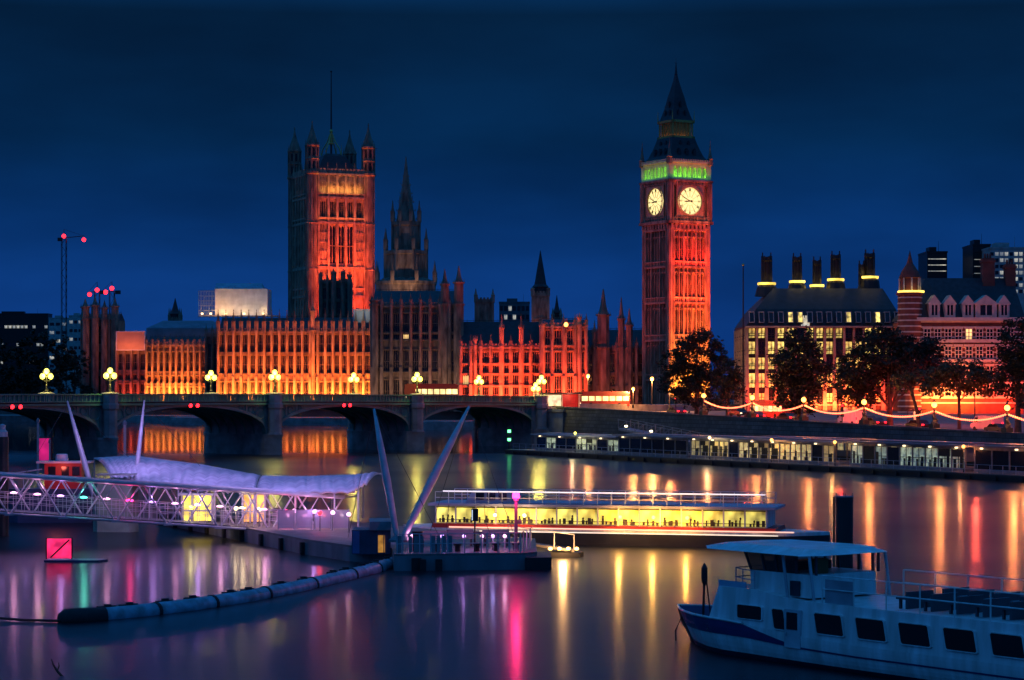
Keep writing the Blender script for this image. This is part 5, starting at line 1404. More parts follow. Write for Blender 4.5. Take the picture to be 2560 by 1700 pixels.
for k in range(11):
    q = MB(); x = 6+1.8*k; q.box(x,.44,2.3,x+1.2,.55,3.2); q.build('window', PL if random.random() < .6 else GLASSD, root)
c0 = A0+AD*78+AN*10.5
root = thing('moored_launch', 'second dark moored launch with a bright white edge strip, below the festoon lights', 'boat', (c0.x,c0.y,0), ARZ)
m = MB(); m.prism([(0,1.5),(3,0),(26,0),(30,1.5),(26,3.6),(3,3.6)], -.4, 1.5); m.build('hull', DARKH, root)
m = MB(); m.box(5,.5,1.5,22,3.1,3.5); m.box(4.3,.2,3.5,22.6,3.4,3.7); m.build('cabin', mat('blue_grey_cabin',(.10,.12,.17)), root)
for k in range(9):
    q = MB(); x = 6+1.7*k; q.box(x,.44,2.3,x+1.1,.55,3.1); q.build('window', PL if random.random() < .5 else GLASSD, root)
MB().box(4.4,.12,3.72,22.4,.2,3.78).build('edge_strip', glow('cool_strip_light',(1,.9,.8),2.5), root)
for k, (s, lb, M_, cc) in enumerate(((20,'cream deck lamp post on the open shelter deck of the far pier',LAMPY,(1,.85,.4)),(58,'warm deck lamp post at the left end of the lit pier restaurant',LAMPW,(1,.7,.35)),
                              (73,'orange deck lamp post before the middle of the lit pier restaurant',LAMPO,(1,.45,.12)),(87,'orange deck lamp post between the restaurant and the glass lounge',LAMPO,(1,.45,.12)),
                              (112,'orange red deck lamp post between the glass lounge and the dark deckhouse',LAMPO,(1,.3,.1)),(123,'orange red deck lamp post before the dark deckhouse',LAMPO,(1,.3,.1)))):
    c0 = A0+AD*s+AN*1.2
    rt = thing('deck_lamp', lb, 'lamp', (c0.x,c0.y,.76), ARZ, 'deck lamps on the far pier')
    m = MB(); m.lathe((0,0,0),[(.1,0),(.05,.2),(.04,2.8)],6); m.build('post', BLACKM, rt); MB().sphere((0,0,2.95),.20,8,6).build('lantern', M_, rt); point_light('deck_lamp_light', (0,-.5,2.7), cc, 170, .15, rt)

# ---------------------------------------------------------------- near pier: pontoon
PZ = .95
root = thing('landing_pontoon', 'grey steel landing pontoon in mid river with a long arm running back to the left', 'pontoon', (0,0,0), 0)
xa, xb = wx(986,121), wx(1308,121)
hullp = [(xa,120.6),(xb+.1,121.6),(xb+.8,122.5),(xb+.8,133.5),(-1.0,136),(-21.5,167),(-26.5,163.5),(-12.8,133),(-9.6,127.6),(xa-.4,125.5)]
MB().prism(hullp, -.5, PZ-.12).build('hull', HULLG, root)
cx_, cy_ = -6, 130
MB().prism([(x+(.12 if x<cx_ else -.0)*0, y) for x, y in hullp], PZ-.12, PZ).build('deck', DECK, root)
for x0,y0 in ((xa+1.6,120.75),(xa+2.5,120.8)): MB().obox((x0,y0-.1,.2),.35,.3,.9,R(9)).build('fender', RUBBER, root)
MB().obox((xa+1.25,120.66,.35),.55,.06,.75,R(9)).build('hull_hatch', RUBBER, root)
for k in range(9):
    f = k/8; x, y = -12.8+(-26.5+12.8)*f, 133+(163.5-133)*f; MB().obox((x-.1,y,.2),.28,.28,1.1,R(-60)).build('fender', RUBBER, root)
MB().prism([(xb+.12,121.2),(xb+1.6,121.5),(xb+1.6,126),(xb+.85,126)], -.4, PZ-.25).build('end_fender', BLACKM, root)
# railing along the front with solid infill panels
rl = MB(); pn = MB(); n = 22
for k in range(n+1):
    f = k/n; x, y = xa+.15+(xb-xa-.3)*f, 120.8+1.0*f
    if k in (0,1,4,6,8,9,12,15,16,18,20,22): rl.bar((x,y,PZ),(x,y,PZ+1.1),.045,n=5)
    if k < 10 and k not in (1,5): pn.obox((x+.12,y+.03,PZ+.52),.2 if k%3 else .26,.04,.95,R(9))
for z in (.55,1.1): rl.bar((xa+.15,120.8,PZ+z),(xb-.15,121.8,PZ+z),.03,n=5)
rl.bar((xb-.15,121.8,PZ+1.1),(xb+.6,127,PZ+1.1),.03,n=5)
for k in range(1,4): rl.bar((xb-.15+.19*k,121.8+1.3*k,PZ),(xb-.15+.19*k,121.8+1.3*k,PZ+1.1),.04,n=5)
rl.build('railing', STEELW, root); pn.build('railing_panel', GREYM, root)
for k in range(6):
    x, y = xa+1.3+1.1*k, 122.2+.2*k; MB().lathe((x,y,PZ), [(.16,0),(.16,.3),(.24,.36),(.24,.45),(.05,.5)], 10).build('bollard', BLACKM, root)

# blue cabin and shed at the left end of the pontoon
px = lambda x, d: wx(x, d)
root = thing('control_cabin', 'dark blue pontoon cabin with an orange lit door, left of the mast feet', 'cabin', (px(928,125.2),125.2,PZ), R(4))
w = (980-885)/FPX*125; m = MB(); m.box(-w/2,0,-.35,w/2,3,1.05)
for k in range(7): m.box(-w/2+w*k/6-.03,-.05,-.3,-w/2+w*k/6+.03,.02,1.05)
m.build('wall', mat('navy_grey_panels',(.05,.06,.11),.5,noise=.3), root)
MB().box(-w*.05,-.3,1.05,w/2+.05,3.1,1.55).build('upper_box', GREYM, root)
MB().box(w*.18,-.04,-.25,w*.36,.0,.75).build('lit_door', glow('amber_door_light',(1,.42,.06),.35,.4,2), root)
MB().box(-w/2+.02,-.07,-.3,-w/2+.42,-.01,1.0).build('blue_panel', mat('blue_panel_paint',(.06,.14,.32),.4), root)

# raking masts with stays
def mast(label, base, top, rad, stays=()):
    b_ = Vector(base); rt = thing('raking_mast', label, 'mast', b_, 0, 'raking steel masts of the near pier'); v = Vector(top)-b_
    m = MB(); m.tube([(0,0,0), v*.06, v*.45, v*.72, v], [rad*.35, rad*.7, rad, rad*.8, rad*.28], 10); m.build('spar', STEELW, rt, smooth=True)
    MB().lathe((0,0,-.05), [(rad*2.2,0),(rad*2.2,.12),(rad*.9,.35)], 10).build('foot', GREYM, rt)
    for s in stays:
        q = MB(); q.bar(v*.985, Vector(s)-b_, .016, n=4); q.build('stay', BLACKM, rt)
mast('left raking mast of the near pair, leaning left from the pontoon', at(994,1352,124.5), at(935,1022,127), .24, (at(870,1345,132),at(1100,1345,123)))
mast('long raking mast of the near pair, leaning far to the right', at(1004,1352,124), at(1173,1016,130), .26, (at(1290,1350,123),at(1075,1330,131)))
mast('far raking mast leaning left over the purple canopy end', (wx(246,160),160,1), at(168,1002,160), .22, (at(60,1190,150),at(330,1150,165)))
mast('far upright raking mast in front of the lit bridge arch', (wx(330,160),160,1), at(361,1000,160), .18, (at(500,1165,158),))

# lamp post with red light, screen sign, lifebelt box, small masts on the pontoon
p = at(1290,1345,123); rt = thing('beacon_post', 'grey post with a glowing red beacon at the right end of the landing pontoon', 'beacon', (p.x,p.y,PZ), 0)
h = wz(1243,123)-PZ; m = MB(); m.lathe((0,0,0),[(.16,0),(.12,.1),(.09,h-.25),(.16,h-.2),(.16,h-.05)],10); m.box(.1,-.08,h-1.5,.32,.08,h-1.3); m.build('post', GREYM, rt)
MB().lathe((0,0,h-.05),[(.20,0),(.22,.12),(.18,.28),(.04,.34)],12).build('red_beacon', LAMPM, rt, smooth=True)
point_light('beacon_light', (0,-.5,h+.1), (1,.02,.16), 240, .14, rt)
p = at(1187,1345,122.5); rt = thing('screen_sign', 'small dark screen sign on a thin post on the landing pontoon', 'sign', (p.x,p.y,PZ), 0)
h0, h1 = wz(1303,122.5)-PZ, wz(1272,122.5)-PZ; MB().bar((0,0,0),(0,0,h0+.1),.05,n=6).build('post', BLACKM, rt); m = MB(); m.box(-.2,-.05,h0,.2,.12,h1); m.build('panel', BLACKM, rt); MB().box(-.17,-.062,h0+.05,-.12,-.05,h1-.05).build('edge_strip', glow('pale_screen_strip',(.7,.85,1),.9), rt)
p = at(1044,1345,123); rt = thing('rescue_box', 'dark red upright equipment box on the landing pontoon', 'box', (p.x,p.y,PZ), 0)
m = MB(); m.box(-.28,-.2,0,.28,.25,1.05); m.box(-.32,-.24,1.05,.32,.29,1.12); m.build('box', REDP, rt); MB().box(-.2,-.22,.3,.2,-.2,.9).build('door', mat('dark_red_paint',(.16,.015,.015),.5), rt)
for k, (xx, lb) in enumerate(((1118,'thin bent whip aerial on the landing pontoon left of the screen sign'),(1228,'thin leaning whip aerial right of the screen sign'))):
    p = at(xx,1345,123.5); rt = thing('whip_aerial', lb, 'aerial', (p.x,p.y,PZ), 0); m = MB(); m.tube([(.1*k,0,0),(0,0,.8),(-.02-.3*k,0,1.6),(.1-.5*k,0,wz(1262,123.5)-PZ)], .016, 4); m.build('rod', BLACKM, rt); MB().lathe((.1*k,0,0),[(.08,0),(.05,.2)],6).build('foot', GREYM, rt)
# crates, tables, benches with pink lights
def bench(label, p, rz=0):
    rt = thing('bench', label, 'bench', p, rz); m = MB(); m.box(-.8,-.2,.42,.8,.2,.48); m.build('seat', GREYM, rt); m = MB(); m.box(-.8,.18,.5,.8,.24,.95); m.build('backrest', GREYM, rt)
    for x in (-.65,.65): q = MB(); q.box(x-.05,-.18,0,x+.05,.2,.42); q.build('leg', BLACKM, rt)
for k, (xx, dd, lb) in enumerate(((1085,126,'grey bench on the landing pontoon right of the red equipment box'),(1150,127,'grey bench on the landing pontoon left of the screen sign post'),(1240,127,'grey bench beside the red beacon post'))):
    p = at(xx,1345,dd); bench(lb, (p.x,p.y,PZ), R(6))
def low_lamp(label, p, M_, col, power, h=1.0, r=.11, group='small lamps of the near pier', name='deck_lamp'):
    rt = thing(name, label, 'lamp', p, 0, group); m = MB(); m.lathe((0,0,0),[(.09,0),(.05,.08),(.04,h-.1)],6); m.build('post', GREYM, rt)
    MB().lathe((0,0,h-.1),[(r*.6,0),(r,r*.5),(r,r*1.2),(r*.3,r*1.8)],10).build('lantern', M_, rt, smooth=True)
    if power: point_light('deck_lamp_light', (0,-.35,h+.15), col, power, .08, rt)
VI, PK, WA = (.62,.30,1.0), (1,.40,.75), (1,.70,.40)
PLAM = [(1105,'violet deck lamp on the pontoon right of the red box',LAMPV,VI,16),(1160,'pale violet deck lamp left of the screen sign',LAMPV,VI,22),(1205,'pink deck lamp just right of the screen sign post',LAMPP,PK,20),
        (1232,'violet blue deck lamp between the screen sign and the beacon',LAMPV,(.4,.35,1),16),(1262,'pink deck lamp just left of the beacon post',LAMPP,PK,20),(1030,'pink deck lamp behind the foot of the raking masts',LAMPP,PK,16)]
for xx, lb, M_, c, pw in PLAM:
    p = at(xx,1345,124.5); low_lamp(lb, (p.x,p.y,PZ), M_, c, pw, .75)

# ---------------------------------------------------------------- near pier: truss gangway from the left bank
GD0, GD1 = 135.0, 146.0
Ga = Vector((wx(-604.5,GD0), GD0, 0)); Gb = Vector((wx(862,GD1), GD1, 0))
za0, zb0 = wz(1245,GD0), wz(1338,GD1); za1, zb1 = wz(1150,GD0), wz(1243,GD1)
glen = (Gb-Ga).length; grz = math.atan2(Gb.y-Ga.y, Gb.x-Ga.x); GWID = 3.4
root = thing('truss_gangway', 'long tubular steel truss gangway lit violet and pink, sloping down to the pontoon', 'gangway', Ga, grz)
ZB = lambda x: za0+(zb0-za0)*x/glen
ZT = lambda x: za1+(zb1-za1)*x/glen
ns = 11; seg = glen/ns; gl0 = seg*4; glv = seg*7
for nm, yy in (('front_truss',0),('rear_truss',GWID)):
    m = MB(); m.bar((0,yy,ZB(0)),(glen,yy,ZB(glen)),.09,n=8); m.bar((0,yy,ZT(0)),(glen,yy,ZT(glen)),.14,n=8)
    for k in range(ns):
        ph = 0 if yy == 0 else seg*.5
        if ph and k == ns-1: continue
        x0, x1, xm = seg*k+ph, seg*(k+1)+ph, seg*(k+.5)+ph
        sh = seg*.46
        xv = x1-sh+seg*.0
        m.bar((x0+.10,yy,ZT(x0)),(xm-.08,yy,ZB(xm)),.06,n=6); m.bar((xm+.08,yy,ZB(xm)),(x1-.10,yy,ZT(x1)),.06,n=6)
        for s_ in (-1,1): m.bar((xm+s_*.06,yy,ZT(xm)),(xm+s_*seg*.24,yy,(ZT(xm)+ZB(xm))/2),.035,n=5)
        m.box(xm-.3,yy-.1,ZB(xm)-.1,xm+.3,yy+.1,ZB(xm)+.04)
    m.build(nm, STEELW, root)
for k in range(ns*4+1):
    x = seg*k/4; m = MB(); m.bar((x,0,ZB(x)+.05),(x,GWID,ZB(x)+.05),.05,n=5); m.build('cross_beam', STEELW, root)
    if k%2 == 0: m = MB(); m.bar((x,0,ZT(x)),(x,GWID,ZT(x)),.04,n=5); m.bar((x,0,ZT(x)),(x+seg*.5,GWID,ZT(x+seg*.5)),.03,n=5); m.build('top_brace', STEELW, root)
MB().add([(0,.15,ZB(0)+.16),(glen,.15,ZB(glen)+.16),(glen,GWID-.15,ZB(glen)+.16),(0,GWID-.15,ZB(0)+.16),(0,.15,ZB(0)+.10),(glen,.15,ZB(glen)+.10),(glen,GWID-.15,ZB(glen)+.10),(0,GWID-.15,ZB(0)+.10)],
         [(0,1,2,3),(4,7,6,5),(0,4,5,1),(3,2,6,7)]).build('walkway', DECK, root)
m = MB()
for yy in (.5,GWID-.4):
    for hh in (.5,.85,1.15): m.bar((0,yy,ZB(0)+.16+hh),(glen,yy,ZB(glen)+.16+hh),.022,n=4)
    for k in range(70):
        x = glen*(k+.5)/70; m.bar((x,yy,ZB(x)+.16),(x,yy,ZB(x)+1.31),.022,n=4)
m.build('handrail', STEELW, root)
gl = [gl0+(k+.35)*glv/16 for k in range(16)]
cols = [LAMPV,LAMPP,LAMPP,LAMPV,LAMPT,LAMPP,LAMPM,LAMPV,LAMPP,LAMPV,LAMPP,LAMPW,LAMPP,LAMPM,LAMPP,LAMPP]
lc = [VI,PK,PK,VI,(.15,1,.75),PK,(1,.05,.25),VI,PK,VI,PK,WA,PK,(1,.1,.2),PK,PK]
for k, x in enumerate(gl):
    q = MB(); q.lathe((x,.42,ZB(x)+1.30),[(.05,0),(.22,.03),(.24,.09),(.08,.15)],10); q.build('rail_lamp', cols[k], root, smooth=True)
    point_light('rail_lamp_light', (x,.1,ZB(x)+1.75), lc[k], 38, .12, root)
    point_light('rail_lamp_light', (x+1.0,GWID+.5,ZB(x)+1.2), VI if k < 9 else (.85,.35,.9), 12, .12, root)

MB().prism([(-7,-1.5),(.3,-1.5),(.3,GWID+1.5),(-7,GWID+1.5)], -2, ZB(0)).build('abutment', CONC, root)
# ticket kiosks, stalls, people-sized furniture under the truss
def ticket_kiosk(label, pxa, pxb, ytop, ybot, d, M_, frame=STEELW):
    xa, xb = wx(pxa,d), wx(pxb,d); w = xb-xa; h = wz(ytop,d)-PZ
    rt = thing('ticket_kiosk', label, 'kiosk', ((xa+xb)/2,d,PZ), 0)
    m = MB(); m.box(-w/2,0,0,-w/2+.12,1.8,h); m.box(w/2-.12,0,0,w/2,1.8,h); m.box(-w/2+.12,1.7,0,w/2-.12,1.8,h); m.box(-w/2-.15,-.3,h,w/2+.15,1.95,h+.14); m.box(-w*.18,0,0,-w*.12,.1,h); m.box(-w/2,-.02,.75,w/2,.1,.85); m.build('frame', frame, rt)
    for a, c in ((-w/2+.14,-w*.19),(-w*.11,w/2-.14)):
        MB().box(a,.25,.1,c,.3,h-.05).build('lit_panel', M_, rt)
    point_light('kiosk_light', (0,-.9,h*.7), (1,.8,.3), 26, .15, rt)
YP = glow('yellow_kiosk_light', (1,.72,.10), 1.5, .3, 1.6); OP = glow('orange_kiosk_light', (1,.45,.10), 1.1, .3, 1.6)
ticket_kiosk('bright yellow lit ticket kiosk behind the middle of the truss gangway', 452, 532, 1238, 1300, 150, YP)
ticket_kiosk('small yellow and orange lit kiosk with white posts, right of the bright yellow one', 604, 664, 1236, 1300, 149, OP)
def bin_(label, p):
    rt = thing('litter_bin', label, 'bin', p, 0); m = MB(); m.lathe((0,0,0),[(.26,0),(.30,.85),(.33,.9)],12); m.build('body', GREYM, rt); MB().lathe((0,0,.9),[(.33,0),(.30,.1),(.1,.22)],12).build('lid', BLACKM, rt)
for xx, lb in ((690,'grey litter bin right of the orange lit kiosk'),(742,'grey litter bin behind the right end of the truss gangway'),(560,'grey litter bin between the two lit kiosks')):
    p = at(xx,1300,148); bin_(lb, (p.x,p.y,PZ))
# glass wind screens on the deck right of the truss
for k, (xx, lb) in enumerate(((716,'pink lit glass wind screen panel, leftmost beside the truss end'),(760,'pink lit glass wind screen panel, second beside the truss end'),(808,'red glowing glass wind screen panel with a lamp behind it'),(852,'pale glass wind screen panel left of the blue cabin'))):
    p = at(xx,1320,142); rt = thing('wind_screen', lb, 'screen', (p.x,p.y,PZ), 0, 'glass wind screens on the near pier')
    MB().box(-.5,0,.1,.5,.03,1.25).build('pane', mat('frosted_pane',(.6,.55,.62),.35,noise=.1,trans=.35), rt); m = MB()
    for x in (-.52,.52): m.box(x-.04,-.03,0,x+.04,.06,1.35)
    m.box(-.48,-.02,1.25,.48,.05,1.31); m.build('frame', STEELW, rt)
    point_light('screen_lamp_light', (0,.8,.9), [PK,PK,(1,.12,.12),(1,.7,.7)][k], 26, .1, rt)
for xx, d, lb, M_, c in ((735,143,'pink deck lamp between the first two wind screens',LAMPP,PK),(786,142,'violet white deck lamp between the second and red wind screens',LAMPV,VI),(800,140.5,'red deck lamp in front of the red wind screen',LAMPR,(1,.05,.08)),
                          (832,141,'white pink deck lamp right of the red wind screen',LAMPP,(1,.6,.7)),(872,139,'pink deck lamp left of the blue cabin',LAMPP,PK),(945,131,'violet deck lamp behind the blue cabin roof',LAMPV,VI),
                          (590,146,'warm deck lamp between the two kiosks',LAMPW,WA),(648,145,'warm deck lamp in front of the orange lit kiosk',LAMPW,WA),(478,147,'yellow deck lamp in front of the yellow kiosk',LAMPY,(1,.8,.3))):
    p = at(xx,1310,d); low_lamp(lb, (p.x,p.y,PZ), M_, c, 24, 1.15, .15)

# ---------------------------------------------------------------- tensile fabric canopies over the pier
def canopy(name, label, fr, bk, df, db, nb, ridge):
    """fr/bk: front eave and back edge as (photo x, y) lists; scalloped ribs between"""
    def lerp(pts, f):
        f *= len(pts)-1; i = min(int(f), len(pts)-2); g = f-i
        return (pts[i][0]*(1-g)+pts[i+1][0]*g, pts[i][1]*(1-g)+pts[i+1][1]*g)
    nu, nv = nb*6, 10; V = []
    for i in range(nu+1):
        f = i/nu; a = at(*lerp(fr,f), df[0]+(df[1]-df[0])*f); c = at(*lerp(bk,f), db[0]+(db[1]-db[0])*f)
        sc = abs(math.sin(math.pi*f*nb))
        for j in range(nv+1):
            g = j/nv; p = a*(1-g)+c*g
            p.z += ridge*math.sin(math.pi*g)**.8*(1-.12*(1-sc)) + .09*sc*math.sin(math.pi*g) - .10*(1-sc)*(1-g)
            V.append(p)
    c0 = V[0].copy(); rt = thing(name, label, 'canopy', c0, 0, 'fabric canopies of the near pier')
    m = MB(); fs = []
    for i in range(nu):
        for j in range(nv): k = i*(nv+1)+j; fs.append((k,k+nv+1,k+nv+2,k+1))
    m.add([p-c0 for p in V], fs); o = m.build('fabric', FABRIC, rt, smooth=True)
    so = o.modifiers.new('thickness','SOLIDIFY'); so.thickness = .05
    r = MB()
    for b in range(nb+1):
        i = b*6; r.tube([V[i*(nv+1)+j]-c0+Vector((0,0,-.06)) for j in range(nv+1)], .06, 6)
    r.tube([V[i*(nv+1)]-c0 for i in range(0,nu+1,2)], .07, 6); r.tube([V[i*(nv+1)+nv]-c0 for i in range(0,nu+1,2)], .07, 6)
    r.build('ribs', STEELW, rt)
    for b in range(0,nb+1,3):
        p = V[b*6*(nv+1)]-c0; q = V[b*6*(nv+1)+nv]-c0
        for v in (p, q): MB().bar((v.x,v.y,v.z),(v.x,v.y,PZ-c0.z),.06,n=6).build('column', STEELW, rt)
canopy('fabric_canopy', 'long pale violet fabric canopy with scalloped ribs over the truss gangway', [(280,1192),(350,1212),(470,1222),(636,1230)], [(236,1146),(330,1140),(500,1162),(650,1190)], (156,148), (170,160), 15, .45)
canopy('fabric_canopy', 'shorter pale violet fabric canopy ending in a point near the left mast', [(640,1230),(760,1230),(880,1228),(915,1206)], [(656,1190),(760,1192),(870,1188),(952,1184)], (148,142), (160,154), 11, .32)
for px_, py_, d_, c, pw in ((330,1150,163,(.5,.2,1),420),(480,1165,158,(.55,.2,1),420),(620,1185,153,(.55,.2,1),380),(760,1190,149,(.58,.22,1),380),(870,1190,146,(.6,.25,1),300)):
    p = at(px_,py_,d_); strip_light('canopy_fill_light', None, (p.x+1,p.y-9,p.z+3.6), (p.x,p.y-2,p.z), 5, .5, (.55,.36,1.0), pw*.5, 120)  # unseen lamps hung in mid-air, added to tint the fabric violet

# ---------------------------------------------------------------- things behind the truss on the left
d = 165; root = thing('work_boat', 'small red cabined work boat moored behind the left end of the truss', 'boat', (wx(130,d),d,0), R(4))
m = MB(); m.prism([(-3.6,1.1),(-2.6,0),(3.0,0),(4.2,1.1),(3.0,2.2),(-2.6,2.2)], -.4, 2.6); m.build('hull', mat('dark_blue_hull',(.03,.05,.10),.4), root)
m = MB(); m.box(-.6,.2,2.6,2.2,2.0,4.55); m.build('cabin', REDP, root)
m = MB(); m.box(-1.2,0,4.55,2.9,2.2,4.7); m.lathe((.6,1.1,4.7),[(.5,0),(.45,.5),(.35,.55)],12); m.build('roof', STEELW, root)
for x in (-.3,.7,1.5): MB().box(x,.14,3.6,x+.55,.22,4.3).build('window', GLASSD, root)
m = MB(); m.tube([(-3.4,.4,2.6),(-3.4,.4,3.7),(-.8,.3,4.1)],.05,5); m.bar((-2.2,.35,2.6),(-2.2,.35,3.9),.04,n=4); m.build('railing', STEELW, root)
point_light('work_boat_light', (.6,-1.6,4.2), (1,.15,.1), 80, .2, root)
for xx, yt, dd, lb, r_ in ((95,1056,190,'thin pale mooring pole left of the magenta banner',.12),(124,1108,186,'thin mooring pole at the right edge of the magenta banner',.09),(312,1062,172,'short pale pole in front of the lit arch',.14)):
    rt = thing('mooring_pole', lb, 'pole', (wx(xx,dd),dd,-1), 0); m = MB(); m.bar((0,0,0),(0,0,wz(yt,dd)+1),r_,r_*.8,8); m.build('shaft', mat('pale_grey_pole',(.35,.33,.34),.6), rt); MB().lathe((0,0,wz(yt,dd)+1),[(r_*1.3,0),(r_*1.3,.2),(.03,.4)],8).build('cap', GREYM, rt)
d = 205; rt = thing('lit_banner', 'tall magenta lit banner on a post behind the left end of the truss', 'banner', (wx(111,d),d,0), 0)
MB().bar((.7,.1,-1),(.7,.1,6.4),.1,n=8).build('post', BLACKM, rt); MB().box(-.55,0,3.4,.55,.08,5.6).build('panel', glow('magenta_banner_light',(1,.02,.22),.5,.4,.8), rt)
rt = thing('dolphin_post', 'thick dark mooring post with a white top cut by the left edge', 'mooring post', (wx(6,150),150,-1), 0)
m = MB(); m.lathe((0,0,0),[(.42,0),(.42,wz(1092,150)+1)],12); m.build('shaft', BLACKM, rt); MB().lathe((0,0,wz(1092,150)+1),[(.36,0),(.36,.35),(.22,.5),(.22,.8),(.05,.9)],12).build('white_top', STEELW, rt)
d = 152; rt = thing('service_skiff', 'small pale green roofed skiff between the truss and the canopy end', 'boat', (wx(268,d),d+2,0), R(-3))
m = MB(); m.prism([(-1.6,.8),(-1.1,0),(1.2,0),(1.7,.8),(1.2,1.6),(-1.1,1.6)], -.3, 3.6); m.build('hull', mat('pale_green_hull',(.25,.30,.22),.5), rt); m = MB(); m.box(-1.2,-.1,4.05,1.4,1.7,4.15)
for x in (-1,1.2):
    for y in (0,1.6): m.bar((x,y,3.6),(x,y,4.05),.04,n=4)
m.build('roof', CONC, rt)
# magenta lit panel on a float, nearer than the truss
d = 127; rt = thing('lit_float_sign', 'square magenta lit panel crossed by a dark strut, floating on a low blue raft', 'sign', (wx(148,d),d,0), 0)
w = 64/FPX*d; h0, h1 = wz(1398,d), wz(1349,d)
MB().box(-w/2,0,h0+.05,w/2,.12,h1+.05).build('panel', glow('magenta_panel_light',(1,.025,.14),1.15,.3,1.4), rt)
m = MB(); m.bar((-w/2+.25,-.05,h0+.1),(w/2-.15,-.05,h1),.05,n=5); m.bar((-w/2,0,h0),(-w/2,0,h1+.1),.04,n=5); m.bar((w/2,0,h0),(w/2,0,h1+.1),.04,n=5); m.build('strut', BLACKM, rt)
m = MB(); m.prism([(-w/2-.1,-.2),(w/2+1.6,-.2),(w/2+2.0,.5),(w/2+1.6,1.2),(-w/2-.1,1.2)], -.2, .12); m.build('raft', mat('dark_blue_raft',(.02,.05,.12),.4), rt)

# ---------------------------------------------------------------- floating boom
def boom():
    pts = []
    for x, y in ((150,1556),(230,1551),(340,1541),(480,1524),(620,1502),(740,1478),(850,1452),(930,1432),(984,1414)):
        dd = CH*FPX/(y-HY); pts.append(Vector((wx(x,dd), dd, .12)))
    fine = []
    for i in range(len(pts)-1):
        for k in range(6): f = k/6; fine.append(pts[i]*(1-f)+pts[i+1]*f)
    fine.append(pts[-1]); c0 = fine[0].copy(); fine = [p-c0 for p in fine]
    rt = thing('floating_boom', 'long pale blue floating tube boom with black straps, ending at the pontoon', 'boom', c0, 0)
    MB().tube(fine[7:], .40, 14).build('tube', BOOMB, rt, smooth=True)
    back = [p+Vector((-.15,.62,-.02)) for p in fine[7:]]
    MB().tube(back, .36, 12).build('rear_tube', BOOMB, rt, smooth=True)
    MB().tube([fine[0]+Vector((0,0,-.02)), fine[1], fine[4], fine[7]+Vector((.25,0,0))], [.30,.46,.48,.43], 14).build('nose_cap', RUBBER, rt, smooth=True)
    for i in (14,20,26,32,38,43):
        a = fine[i]; dv = (fine[i+1]-fine[i-1]).normalized(); MB().bar(a-dv*.09, a+dv*.09, .435, n=16).build('strap', RUBBER, rt)
    for i in (8,11,15,18,22,24,28,31,35,37,40,43,46):
        a = (fine[i]+back[min(max(i-7,0),len(back)-1)])/2+Vector((0,0,.36)); q = MB(); q.obox(a,.85,.30,.16,math.atan2((fine[i+1]-fine[i]).y,(fine[i+1]-fine[i]).x)); q.obox(a+Vector((.05,0,.1)),.3,.2,.12,.4); q.build('cleat', RUBBER, rt)
    q = MB(); q.tube([fine[0]+Vector((0,0,-.05)),fine[0]+Vector((-1.6,.3,-.05)),fine[0]+Vector((-3.2,.9,.0)),fine[0]+Vector((-6,1.8,.1))], .06, 6); q.build('mooring_rope', RUBBER, rt)
boom()
d = CH*FPX/(1690-HY); p = at(140,1690,d); rt = thing('floating_twig', 'bent dark twig sticking out of the water in the lower left corner', 'twig', (p.x,p.y,-.15), 0)
m = MB(); m.tube([(.35,0,0),(.2,0,.15),(.05,0,.32),(-.1,0,.55),(-.17,.02,.75)], [.05,.05,.045,.03,.01], 6); m.build('stem', BARK, rt); MB().tube([(.05,0,.32),(.1,.03,.5),(.08,.05,.62)],[.025,.018,.006],5).build('side_twig', BARK, rt)

